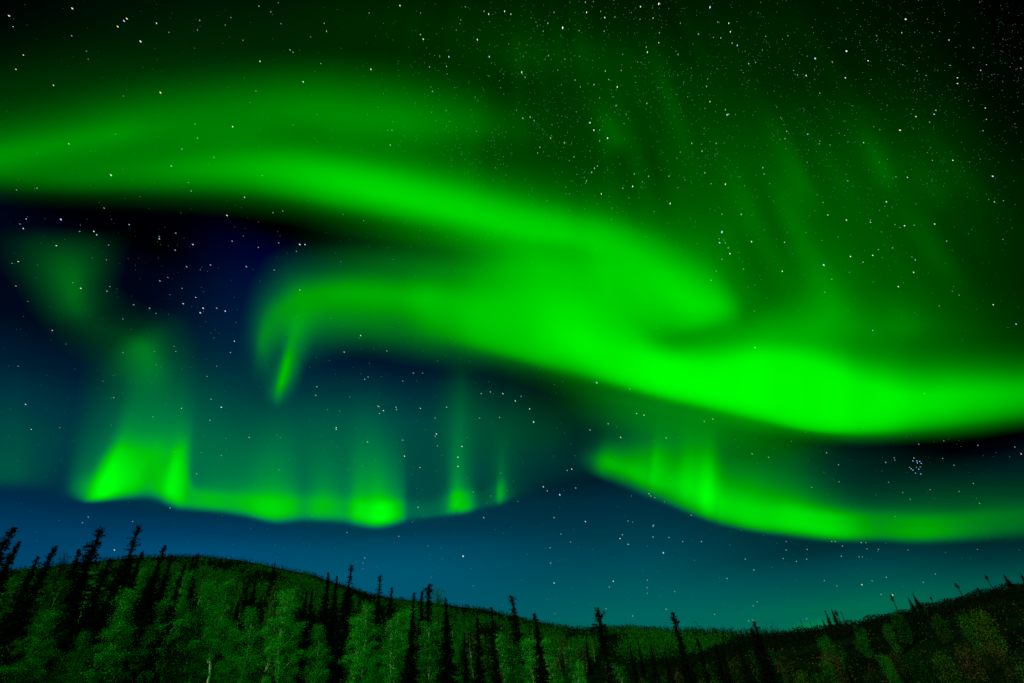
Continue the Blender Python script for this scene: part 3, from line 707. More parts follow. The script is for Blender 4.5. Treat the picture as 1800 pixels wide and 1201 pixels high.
curtain('aurora_band', [
    col(-80, [(230, 0), (265, 50), (287, 78), (303, 85), (322, 60), (340, 22), (362, 0)]), col(100, [(222, 0), (265, 60), (290, 92), (310, 102), (330, 76), (347, 30), (370, 0)]),
    col(250, [(215, 0), (260, 70), (286, 108), (304, 116), (327, 92), (348, 38), (376, 0)]), col(400, [(205, 0), (252, 92), (280, 140), (300, 152), (326, 116), (353, 46), (386, 0)]),
    col(500, [(208, 0), (255, 108), (282, 162), (305, 178), (334, 142), (362, 58), (398, 0)]), col(600, [(215, 0), (265, 110), (297, 180), (323, 202), (352, 162), (382, 65), (420, 0)]),
    col(700, [(225, 0), (282, 110), (318, 186), (346, 208), (374, 162), (404, 64), (444, 0)]), col(800, [(240, 0), (302, 100), (342, 182), (370, 204), (397, 158), (426, 64), (466, 0)]),
    col(900, [(260, 0), (326, 88), (368, 176), (398, 198), (428, 148), (464, 62), (505, 0)]), col(1000, [(275, 0), (346, 76), (386, 164), (414, 192), (448, 136), (492, 60), (540, 0)]),
    col(1075, [(285, 0), (362, 70), (404, 160), (434, 184), (478, 140), (532, 80), (600, 0)]),
    [(1205, 320, 0), (1175, 395, 66), (1152, 432, 150), (1132, 462, 182), (1112, 505, 140), (1098, 552, 70), (1084, 604, 0)],
    [(1310, 400, 0), (1262, 452, 66), (1228, 483, 155), (1195, 515, 188), (1152, 552, 134), (1117, 582, 56), (1090, 608, 0)],
    [(1350, 490, 0), (1312, 520, 60), (1280, 540, 150), (1238, 558, 172), (1180, 578, 110), (1132, 597, 36), (1094, 612, 0)],
    [(1345, 575, 0), (1318, 576, 20), (1290, 580, 50), (1250, 586, 56), (1196, 598, 34), (1148, 608, 10), (1098, 617, 0)],
    [(1330, 620, 0), (1310, 616, 0), (1285, 614, 0), (1250, 614, 0), (1205, 617, 0), (1160, 620, 0), (1102, 624, 0)],
], 19000, 'long bright green upper arc sweeping from the left edge down to the middle', nu=10)
curtain('aurora_band', [
    col(-80, [(185, 0), (238, 70), (280, 118), (304, 85), (332, 0)]), col(0, [(172, 0), (228, 72), (270, 120), (297, 85), (326, 0)]), col(100, [(152, 0), (208, 70), (252, 120), (282, 80), (312, 0)]),
    col(200, [(132, 0), (190, 74), (234, 124), (266, 80), (302, 0)]), col(280, [(118, 0), (178, 74), (222, 108), (256, 74), (292, 0)]), col(400, [(98, 0), (164, 78), (206, 102), (240, 82), (276, 0)]),
    col(520, [(86, 0), (150, 80), (196, 114), (230, 84), (266, 0)]), col(620, [(86, 0), (155, 84), (205, 120), (242, 88), (282, 0)]), col(720, [(95, 0), (162, 80), (212, 118), (248, 88), (292, 0)]),
    col(820, [(112, 0), (176, 68), (220, 92), (254, 62), (296, 0)]), col(905, [(140, 0), (190, 34), (224, 48), (254, 30), (292, 0)]), col(985, [(160, 0), (200, 0), (226, 0), (254, 0), (290, 0)]),
], 22000, 'softer secondary green band running above the long upper arc', nu=8)
curtain('aurora_band', [
    [(505, 706, 0), (482, 702, 0), (464, 698, 0), (450, 692, 0), (435, 686, 0), (412, 678, 0)],
    [(510, 672, 0), (484, 662, 28), (468, 654, 60), (455, 646, 64), (440, 637, 36), (414, 622, 0)],
    [(516, 645, 0), (491, 626, 50), (475, 611, 106), (462, 598, 128), (446, 584, 68), (420, 566, 0)],
    [(530, 640, 0), (509, 608, 68), (491, 586, 120), (477, 563, 134), (458, 541, 72), (430, 516, 0)],
    [(555, 654, 0), (534, 608, 70), (514, 571, 136), (500, 543, 146), (480, 511, 74), (450, 472, 0)],
    [(588, 636, 0), (570, 596, 82), (550, 552, 146), (536, 524, 162), (517, 482, 76), (492, 432, 0)],
    [(648, 634, 0), (632, 592, 86), (620, 556, 136), (613, 516, 170), (606, 472, 84), (598, 424, 0)],
    [(716, 646, 0), (706, 598, 92), (700, 566, 130), (700, 522, 176), (700, 476, 98), (700, 428, 0)],
    [(800, 662, 0), (788, 616, 86), (780, 582, 160), (780, 532, 192), (785, 482, 116), (790, 438, 0)],
    [(880, 668, 0), (862, 630, 88), (850, 602, 180), (850, 552, 203), (856, 488, 146), (868, 425, 0)],
    [(960, 695, 0), (942, 652, 80), (926, 622, 192), (930, 574, 214), (936, 480, 152), (942, 395, 0)],
    [(1036, 718, 0), (1020, 673, 88), (1010, 642, 198), (1010, 600, 242), (1012, 505, 156), (1016, 410, 0)],
    [(1110, 733, 0), (1100, 693, 100), (1092, 667, 224), (1090, 626, 246), (1092, 548, 162), (1104, 440, 0)],
    [(1182, 745, 0), (1176, 713, 100), (1170, 687, 236), (1170, 642, 252), (1172, 596, 140), (1184, 540, 0)],
    [(1256, 758, 0), (1252, 729, 112), (1250, 703, 250), (1250, 652, 258), (1256, 602, 160), (1262, 552, 0)],
    [(1332, 772, 0), (1330, 746, 116), (1330, 718, 252), (1330, 642, 260), (1338, 588, 150), (1348, 525, 0)],
    [(1420, 784, 0), (1420, 763, 110), (1420, 740, 250), (1420, 650, 260), (1428, 590, 150), (1440, 490, 0)],
    [(1510, 788, 0), (1510, 769, 108), (1510, 747, 245), (1510, 682, 258), (1510, 612, 140), (1510, 505, 0)],
    [(1600, 784, 0), (1600, 766, 90), (1600, 743, 208), (1600, 702, 244), (1600, 632, 132), (1600, 530, 0)],
    [(1700, 777, 0), (1700, 758, 80), (1700, 732, 180), (1700, 696, 218), (1700, 637, 118), (1700, 555, 0)],
    [(1800, 763, 0), (1800, 746, 66), (1800, 722, 155), (1800, 690, 190), (1800, 640, 104), (1800, 568, 0)],
    [(1900, 750, 0), (1900, 734, 60), (1900, 712, 140), (1900, 680, 175), (1900, 635, 95), (1900, 570, 0)],
], 17000, 'brightest green band curling from a hook at left of centre to the right edge', nu=10, rays=0.05, seed=4, gain=0.94)
curtain('aurora_glow', [
    col(800, [(430, 0), (470, 0), (520, 0), (570, 0), (620, 0)]), col(880, [(425, 0), (462, 70), (505, 90), (550, 70), (610, 0)]), col(980, [(415, 0), (462, 120), (505, 140), (550, 110), (620, 0)]),
    col(1080, [(420, 0), (468, 130), (508, 150), (555, 130), (630, 0)]), col(1180, [(450, 0), (490, 100), (525, 140), (565, 110), (620, 0)]), col(1250, [(480, 0), (510, 60), (540, 110), (570, 70), (605, 0)]), col(1310, [(520, 0), (535, 0), (550, 0), (570, 0), (590, 0)]),
], 18500, 'broad green heart of light where the upper arc melts into the brightest band')
curtain('aurora_veil', [
    col(500, [(395, 0), (410, 0), (430, 0), (450, 0), (480, 0)]), col(590, [(375, 0), (402, 22), (425, 28), (448, 40), (500, 0)]), col(680, [(375, 0), (405, 52), (430, 56), (455, 68), (510, 0)]),
    col(770, [(380, 0), (412, 76), (438, 82), (465, 90), (520, 0)]), col(850, [(390, 0), (425, 86), (450, 104), (475, 104), (530, 0)]), col(930, [(400, 0), (440, 60), (465, 74), (490, 60), (540, 0)]), col(990, [(410, 0), (450, 0), (475, 0), (500, 0), (550, 0)]),
], 18800, 'dull green haze filling the dark wedge between the long upper arc and the hook')
TAIL = [
    [(476, 722, 0), (482, 722, 0), (488, 723, 0), (494, 722, 0), (502, 722, 0)],
    [(466, 697, 0), (480, 697, 70), (489, 698, 118), (498, 698, 64), (514, 698, 0)],
    [(470, 666, 0), (486, 667, 86), (496, 668, 190), (506, 668, 116), (524, 668, 0)],
    [(478, 636, 0), (493, 637, 78), (504, 638, 186), (514, 638, 126), (534, 638, 0)],
    [(486, 605, 0), (500, 606, 58), (511, 608, 146), (522, 608, 104), (544, 608, 0)],
    [(492, 572, 0), (508, 574, 44), (520, 577, 112), (532, 578, 84), (556, 578, 0)],
    [(500, 545, 0), (516, 547, 24), (530, 550, 62), (543, 552, 46), (566, 552, 0)],
    [(512, 520, 0), (526, 523, 0), (540, 526, 0), (553, 528, 0), (576, 530, 0)],
]
TAIL = [[(st[2][0] + (x - st[2][0]) * 1.4, y, g * 0.95) for x, y, g in st] for st in TAIL]
curtain('aurora_tail', TAIL, 16500, 'thin bright green tail dripping from the hook of the brightest band', nu=10)
curtain('aurora_skirt', [
    col(940, [(655, 0), (675, 0), (700, 0), (740, 0)]), col(1050, [(665, 0), (702, 76), (735, 64), (785, 0)]), col(1130, [(678, 0), (718, 106), (752, 96), (815, 0)]), col(1220, [(698, 0), (738, 112), (768, 100), (835, 0)]),
    col(1310, [(718, 0), (752, 100), (785, 78), (840, 0)]), col(1400, [(745, 0), (770, 64), (800, 54), (850, 0)]), col(1500, [(762, 0), (782, 14), (805, 14), (850, 0)]), col(1590, [(765, 0), (785, 0), (805, 0), (850, 0)]),
], 17500, 'dull green skirt hanging just below the brightest band, right of centre')
def ray(b, *pts):
    return [(x, y, g) for (x, y, g) in pts]
C = [
    [(98, 880, 0), (101, 866, 0), (105, 842, 0), (112, 810, 0), (126, 740, 0), (142, 650, 0), (152, 560, 0)],
    [(118, 880, 0), (121, 868, 52), (125, 850, 74), (132, 820, 64), (150, 750, 46), (176, 655, 34), (192, 560, 0)],
    [(143, 886, 0), (146, 876, 120), (152, 855, 160), (166, 815, 104), (192, 755, 74), (218, 650, 50), (232, 540, 0)],
    [(158, 887, 0), (161, 876, 200), (167, 854, 228), (182, 810, 165), (206, 755, 96), (230, 650, 56), (242, 540, 0)],
    [(180, 886, 0), (183, 873, 214), (189, 850, 246), (204, 800, 200), (222, 750, 108), (246, 650, 58), (256, 540, 0)],
    [(207, 884, 0), (210, 869, 196), (215, 845, 238), (226, 800, 202), (242, 750, 110), (260, 650, 68), (266, 540, 0)],
    [(232, 883, 0), (235, 866, 176), (239, 842, 220), (249, 800, 190), (262, 750, 112), (276, 650, 66), (281, 540, 0)],
    [(255, 883, 0), (258, 866, 142), (262, 845, 186), (272, 800, 182), (282, 750, 110), (292, 650, 60), (297, 540, 0)],
    [(277, 888, 0), (280, 868, 176), (284, 845, 206), (294, 800, 176), (302, 750, 110), (310, 650, 56), (314, 540, 0)],
    [(296, 896, 0), (298, 873, 222), (303, 845, 246), (312, 800, 210), (320, 750, 108), (326, 650, 50), (329, 540, 0)],
    [(314, 901, 0), (316, 882, 190), (320, 850, 208), (327, 800, 160), (335, 750, 88), (342, 660, 40), (343, 560, 0)],
    [(338, 903, 0), (338, 888, 156), (341, 868, 170), (345, 840, 96), (349, 760, 72), (353, 670, 38), (356, 580, 0)],
    [(388, 907, 0), (388, 893, 152), (388, 876, 170), (390, 845, 104), (392, 760, 64), (394, 680, 30), (396, 600, 0)],
    [(432, 914, 0), (432, 900, 160), (433, 880, 188), (434, 846, 114), (436, 760, 62), (438, 690, 26), (440, 620, 0)],
    [(462, 921, 0), (462, 906, 196), (462, 884, 222), (463, 848, 140), (465, 760, 72), (467, 700, 32), (469, 640, 0)],
    [(486, 925, 0), (486, 909, 206), (486, 886, 236), (487, 848, 150), (488, 760, 80), (489, 700, 38), (490, 640, 0)],
    [(512, 924, 0), (512, 907, 186), (512, 886, 212), (512, 848, 130), (512, 760, 76), (512, 700, 34), (512, 640, 0)],
    [(540, 922, 0), (540, 906, 158), (540, 886, 176), (540, 850, 108), (540, 760, 66), (540, 695, 30), (540, 640, 0)],
    [(572, 923, 0), (572, 907, 164), (572, 886, 188), (572, 848, 120), (572, 760, 66), (572, 690, 30), (572, 640, 0)],
    [(604, 926, 0), (604, 909, 152), (604, 889, 166), (604, 852, 104), (604, 760, 60), (604, 690, 28), (604, 640, 0)],
    [(630, 931, 0), (630, 913, 190), (631, 892, 212), (632, 856, 140), (634, 760, 74), (635, 690, 32), (636, 640, 0)],
    [(656, 934, 0), (656, 917, 220), (656, 895, 240), (656, 856, 150), (656, 760, 74), (656, 690, 32), (656, 640, 0)],
    [(684, 931, 0), (684, 914, 206), (684, 892, 220), (684, 860, 130), (684, 770, 60), (684, 700, 26), (684, 650, 0)],
    [(708, 925, 0), (708, 908, 160), (708, 890, 160), (708, 860, 96), (708, 770, 52), (708, 700, 24), (708, 650, 0)],
    [(720, 921, 0), (720, 905, 92), (720, 890, 88), (720, 860, 50), (720, 770, 40), (720, 700, 18), (720, 650, 0)],
    [(752, 917, 0), (752, 904, 86), (752, 890, 84), (752, 860, 46), (752, 770, 40), (752, 700, 20), (752, 650, 0)],
    [(780, 913, 0), (780, 899, 104), (780, 880, 98), (781, 850, 58), (783, 760, 54), (784, 690, 36), (785, 630, 0)],
    [(801, 910, 0), (801, 894, 172), (802, 872, 178), (803, 845, 116), (806, 760, 84), (809, 690, 60), (811, 610, 0)],
    [(822, 907, 0), (822, 891, 166), (822, 870, 146), (822, 845, 84), (822, 760, 64), (823, 690, 46), (823, 620, 0)],
    [(846, 901, 0), (846, 886, 74), (846, 868, 66), (846, 845, 46), (848, 760, 54), (849, 690, 34), (850, 630, 0)],
    [(868, 896, 0), (868, 880, 84), (868, 862, 84), (869, 836, 60), (871, 760, 56), (872, 690, 32), (873, 630, 0)],
    [(879, 893, 0), (879, 878, 150), (879, 860, 162), (880, 834, 96), (883, 760, 60), (885, 690, 26), (886, 630, 0)],
    [(897, 886, 0), (896, 872, 66), (896, 855, 66), (896, 830, 52), (897, 760, 52), (897, 690, 30), (897, 630, 0)],
    [(930, 876, 0), (930, 862, 22), (930, 846, 30), (930, 820, 32), (930, 760, 46), (930, 690, 24), (930, 630, 0)],
    [(985, 858, 0), (985, 846, 8), (985, 830, 16), (985, 806, 22), (985, 760, 40), (985, 700, 18), (985, 650, 0)],
    [(1045, 846, 0), (1045, 834, 0), (1045, 820, 0), (1045, 800, 0), (1045, 760, 0), (1045, 700, 0), (1045, 660, 0)],
]
C = [[(x, y, g * (1, 1, 1, 1.03, 1.08, 1.05, 1)[k]) for k, (x, y, g) in enumerate(st)] for st in C]
curtain('aurora_curtain', C, 15000, 'low rayed green curtain hanging over the left hill and the middle of the skyline', nu=6, nv=9, rays=0.12, seed=8, soft=9, thin=True)
D = [
    [(1000, 815, 0), (1003, 808, 0), (1006, 795, 0), (1010, 775, 0), (1013, 750, 0), (1016, 720, 0)],
    [(1030, 835, 0), (1033, 822, 52), (1036, 805, 74), (1040, 785, 48), (1043, 760, 20), (1046, 725, 0)],
    [(1060, 848, 0), (1062, 832, 116), (1065, 812, 170), (1068, 788, 108), (1070, 760, 40), (1072, 715, 0)],
    [(1100, 864, 0), (1101, 846, 116), (1103, 826, 184), (1106, 795, 126), (1108, 760, 48), (1110, 710, 0)],
    [(1132, 878, 0), (1133, 860, 126), (1135, 838, 198), (1138, 800, 150), (1142, 755, 56), (1147, 700, 0)],
    [(1150, 884, 0), (1151, 866, 140), (1153, 842, 212), (1156, 802, 180), (1160, 752, 66), (1165, 700, 0)],
    [(1180, 896, 0), (1181, 879, 146), (1183, 850, 212), (1186, 810, 166), (1190, 750, 66), (1195, 700, 0)],
    [(1206, 907, 0), (1207, 889, 160), (1209, 858, 230), (1212, 812, 186), (1216, 750, 70), (1221, 700, 0)],
    [(1232, 917, 0), (1233, 899, 176), (1235, 868, 242), (1238, 818, 194), (1242, 755, 70), (1247, 705, 0)],
    [(1256, 925, 0), (1257, 907, 180), (1259, 878, 232), (1261, 830, 176), (1264, 765, 64), (1268, 710, 0)],
    [(1274, 930, 0), (1275, 913, 176), (1276, 886, 220), (1278, 838, 148), (1280, 770, 56), (1283, 715, 0)],
    [(1330, 941, 0), (1330, 925, 180), (1330, 900, 214), (1332, 856, 148), (1335, 790, 66), (1338, 735, 0)],
    [(1390, 949, 0), (1390, 931, 190), (1390, 905, 220), (1392, 864, 126), (1395, 800, 56), (1398, 750, 0)],
    [(1450, 956, 0), (1450, 938, 198), (1450, 912, 214), (1450, 880, 108), (1452, 830, 44), (1455, 770, 0)],
    [(1500, 958, 0), (1500, 941, 176), (1500, 915, 182), (1500, 886, 84), (1500, 850, 36), (1500, 790, 0)],
    [(1550, 958, 0), (1550, 941, 150), (1550, 915, 152), (1550, 886, 74), (1550, 850, 34), (1550, 790, 0)],
    [(1610, 961, 0), (1610, 943, 158), (1610, 920, 164), (1610, 890, 78), (1610, 850, 36), (1610, 790, 0)],
    [(1680, 959, 0), (1680, 941, 132), (1680, 918, 144), (1680, 890, 78), (1680, 850, 38), (1680, 795, 0)],
    [(1750, 957, 0), (1750, 936, 106), (1750, 910, 124), (1750, 884, 78), (1750, 850, 38), (1750, 800, 0)],
    [(1830, 954, 0), (1830, 930, 98), (1830, 905, 116), (1830, 880, 74), (1830, 850, 34), (1830, 800, 0)],
    [(1910, 950, 0), (1910, 926, 90), (1910, 900, 105), (1910, 876, 66), (1910, 850, 30), (1910, 800, 0)],
]
D = [[(x, y, g * float(np.interp(x, [1500, 1560, 1620, 1800], [1, 0.93, 0.96, 0.86]))) for x, y, g in st] for st in D]
curtain('aurora_curtain', D, 15500, 'low slanting green curtain over the valley, running out to the right edge', nu=8, nv=9, rays=0.07, seed=21)
PATCH = [
    [(0, 395, 0), (60, 395, 0), (110, 398, 0), (160, 400, 0), (205, 402, 0)],
    [(5, 430, 0), (60, 428, 38), (112, 428, 46), (165, 430, 38), (204, 432, 0)],
    [(25, 472, 0), (72, 470, 58), (122, 468, 82), (165, 468, 56), (200, 468, 0)],
    [(50, 512, 0), (90, 510, 62), (128, 508, 92), (160, 506, 58), (196, 504, 0)],
    [(75, 555, 0), (103, 548, 52), (137, 542, 76), (172, 535, 46), (214, 528, 0)],
    [(108, 596, 0), (130, 582, 34), (160, 566, 50), (192, 552, 32), (232, 538, 0)],
    [(160, 634, 0), (180, 612, 34), (205, 590, 44), (232, 572, 30), (265, 552, 0)],
    [(205, 670, 0), (225, 645, 68), (250, 615, 98), (276, 590, 54), (305, 568, 0)],
    [(250, 705, 0), (262, 682, 48), (280, 652, 68), (300, 622, 40), (328, 600, 0)],
    [(290, 740, 0), (300, 715, 0), (312, 690, 0), (330, 660, 0), (350, 630, 0)],
]
for st in PATCH:     # let the outline die away slowly
    (ax, ay, _), m, (bx, by, _) = st[0], st[2], st[4]
    st[0] = (m[0] + (ax - m[0]) * 1.3, m[1] + (ay - m[1]) * 1.3, 0); st[4] = (m[0] + (bx - m[0]) * 1.3, m[1] + (by - m[1]) * 1.3, 0)
    st[1] = (st[1][0], st[1][1], st[1][2]); st[3] = (st[3][0], st[3][1], st[3][2])
curtain('aurora_patch', PATCH, 18000, 'pale isolated green smudge drifting under the arc at far left', thin=True, gain=1.2)
curtain('aurora_patch', [
    col(-80, [(864, 0), (846, 34), (826, 46), (780, 40), (650, 0)]), col(-10, [(864, 0), (848, 52), (828, 66), (785, 54), (640, 0)]), col(25, [(864, 0), (848, 52), (828, 68), (785, 58), (630, 0)]),
    col(60, [(866, 0), (850, 36), (830, 50), (790, 46), (640, 0)]), col(100, [(868, 0), (852, 20), (830, 30), (790, 30), (650, 0)]), col(150, [(870, 0), (854, 0), (830, 0), (790, 0), (680, 0)]),
], 15200, 'faint teal green end of a curtain low at the far left edge', thin=True)
curtain('aurora_patch', [
    col(1375, [(1112, 0), (1104, 0), (1098, 0), (1090, 0)]), col(1410, [(1112, 30), (1104, 70), (1098, 52), (1084, 0)]), col(1440, [(1110, 30), (1100, 84), (1094, 56), (1080, 0)]), col(1485, [(1104, 0), (1096, 0), (1090, 0), (1080, 0)]),
], 21000, 'tiny green glow touching the right crest beside the thin dead sticks')
def streak(cx, cy, dx, dy, wid, g, label):
    """One soft ray: long axis (dx, dy), half width wid."""
    L = math.hypot(dx, dy); nx, ny = -dy / L * wid, dx / L * wid
    grid = []
    for s, k in ((-1, 0), (-0.55, 0.45), (0.05, 0.95), (0.5, 1.0), (0.78, 0.6), (1.05, 0)):
        grid.append([(cx + dx * s + nx * q, cy + dy * s + ny * q, g * k * w) for q, w in ((-1.3, 0), (-0.55, 0.62), (0, 1.0), (0.5, 0.7), (1.2, 0))])
    curtain('aurora_ray', grid, 25000, label)
streak(1535, 265, 42, 80, 30, 62, 'distinct dim green ray among the stars at upper right, the brightest there')
streak(1395, 270, 34, 110, 38, 46, 'broad faint green ray left of the brightest upper right ray')
streak(1300, 330, 24, 110, 46, 44, 'wide faint green ray above the right end of the upper arc')
streak(1625, 300, 52, 70, 48, 40, 'soft faint green ray right of the brightest upper right ray')
streak(1070, 215, 26, 60, 34, 66, 'small soft green cloud of light between upper middle stars')
streak(1450, 500, 30, 90, 60, 82, 'short green plume rising from the crest of the brightest band')
streak(1590, 540, 30, 60, 60, 56, 'fainter green plume right of the first above the brightest band')

# ------------------------------------------------------------------ stars
def star_mat(name, c, s):
    m = new_mat(name); e = m.node_tree.nodes.new('ShaderNodeEmission'); o = m.node_tree.nodes.new('ShaderNodeOutputMaterial')
    e.inputs[0].default_value = (*c, 1); e.inputs[1].default_value = s
    m.node_tree.links.new(e.outputs[0], o.inputs[0]); m.cycles.emission_sampling = 'NONE'
    return m
SM = {'white': star_mat('star_white', (0.85, 1.0, 0.9), 1.3), 'blue': star_mat('star_blue', (0.35, 0.6, 1.0), 1.6), 'warm': star_mat('star_warm', (1.0, 0.78, 0.45), 1.2),
      'pale': star_mat('star_pale', (0.5, 0.9, 0.7), 0.6), 'green': star_mat('star_green', (0.1, 0.6, 0.22), 0.5)}
SD = 60000.0
def trail_dir(x, y):
    """Way a star drifts during the exposure, in pixels (dx, dy)."""
    if y < 420:
        a = np.interp(x, [0, 350, 600, 900, 1250, 1400, 1500, 1800], [42, 52, 66, 88, 104, 60, 28, 36])
    else:
        a = np.interp(x, [0, 300, 700, 1200, 1800], [30, 36, 55, 55, 48])
    return math.cos(R(a)), math.sin(R(a))
OCT_V = np.array([[1, 0, 0], [-1, 0, 0], [0, 1, 0], [0, -1, 0], [0, 0, 1], [0, 0, -1]], float)
OCT_F = np.array([[0, 2, 4], [2, 1, 4], [1, 3, 4], [3, 0, 4], [2, 0, 5], [1, 2, 5], [3, 1, 5], [0, 3, 5]])
def star_frame(x, y, ln, wd):
    d = dirs(x, y); dx, dy = trail_dir(x, y)
    e = dirs(x + dx, y + dy) - d; e -= d * (e @ d); e /= np.linalg.norm(e); n = np.cross(d, e)
    px = SD / F / (1 + ((x - 900) ** 2 + (y - 600) ** 2) / F ** 2)
    return d * SD + np.array([0, 0, EYE]), e * ln * px, n * wd * px, d * wd * px
star_me = {}
for k, m in SM.items():
    me = mesh_from('star_' + k, OCT_V, OCT_F, 3); me.materials.append(m); star_me[k] = me
def star(x, y, b, tint, label, group=None):
    """b: brightness class; 3 bright, 2 plain, 1 dim."""
    ln, wd = {3: (2.6, 1.45), 2: (1.85, 0.95), 1: (1.35, 0.75)}[b]
    k = 1.0 if y < 560 else 0.72
    c, e, n, d = star_frame(x, y, ln * k, wd * k)
    o = obj('star', star_me[tint])
    o.matrix_world = Matrix(((e[0], n[0], d[0], c[0]), (e[1], n[1], d[1], c[1]), (e[2], n[2], d[2], c[2]), (0, 0, 0, 1)))
    tag(o, label, 'star', group)
BRIGHT = [
    (218, 37, 'blue', 'bluish star in the close pair at the upper left'), (207, 47, 'warm', 'yellowish star just below the bluish pair at the upper left'), (223, 33, 'warm', 'warm companion star touching the bluish one at the upper left'),
    (195, 308, 'white', 'bright white star shining through the left part of the upper arc'), (107, 386, 'blue', 'bright blue star just under the upper arc at left'), (282, 163, 'warm', 'yellow star above the secondary band at left'),
    (247, 73, 'white', 'white streaked star below the yellowish upper left star'), (16, 28, 'white', 'bluish white star nearest the upper left corner'), (127, 15, 'white', 'white star at the top edge left of the bluish pair'),
    (45, 711, 'blue', 'bright blue star low at far left, level with the hook tail'), (201, 967, 'warm', 'brightest low star just above the left hill between two tall spruces'), (389, 716, 'blue', 'blue star left of the hook tail'),
    (938, 742, 'blue', 'vivid blue star above the rays right of the low curtain'), (1049, 673, 'blue', 'bright bluish star on the lower edge of the brightest band'), (984, 870, 'blue', 'vivid blue star between the two low curtains'),
    (1166, 972, 'blue', 'brightest blue star over the valley'), (1515, 1028, 'warm', 'yellowish star above the right crest'), (1569, 1046, 'warm', 'warm star beside the tip of the tall dead snag'),
    (1582, 229, 'warm', 'pinkish bright star at upper right'), (1745, 310, 'blue', 'bright blue star at right, well above the band'), (1248, 13, 'blue', 'bright bluish star at the top, right of centre'),
    (1488, 90, 'white', 'white star with a faint companion at upper right'), (1433, 103, 'blue', 'bluish star below the white pair at upper right'), (1592, 34, 'white', 'bright star near the top right, above a loose row'),
    (1786, 570, 'blue', 'blue star at the right edge above the brightest band'), (1448, 466, 'blue', 'blue star above the plume on the brightest band'), (1269, 408, 'blue', 'blue star at the head of a small star cluster right of the arc'),
    (1795, 798, 'warm', 'pinkish star at the right edge under the brightest band'), (814, 978, 'white', 'white star over the middle slope'), (1327, 611, 'white', 'bluish white star inside the brightest band'),
    (1158, 7, 'white', 'white star at the top edge above the upper middle'), (989, 49, 'white', 'bright white star near the top of the middle sky'),
]
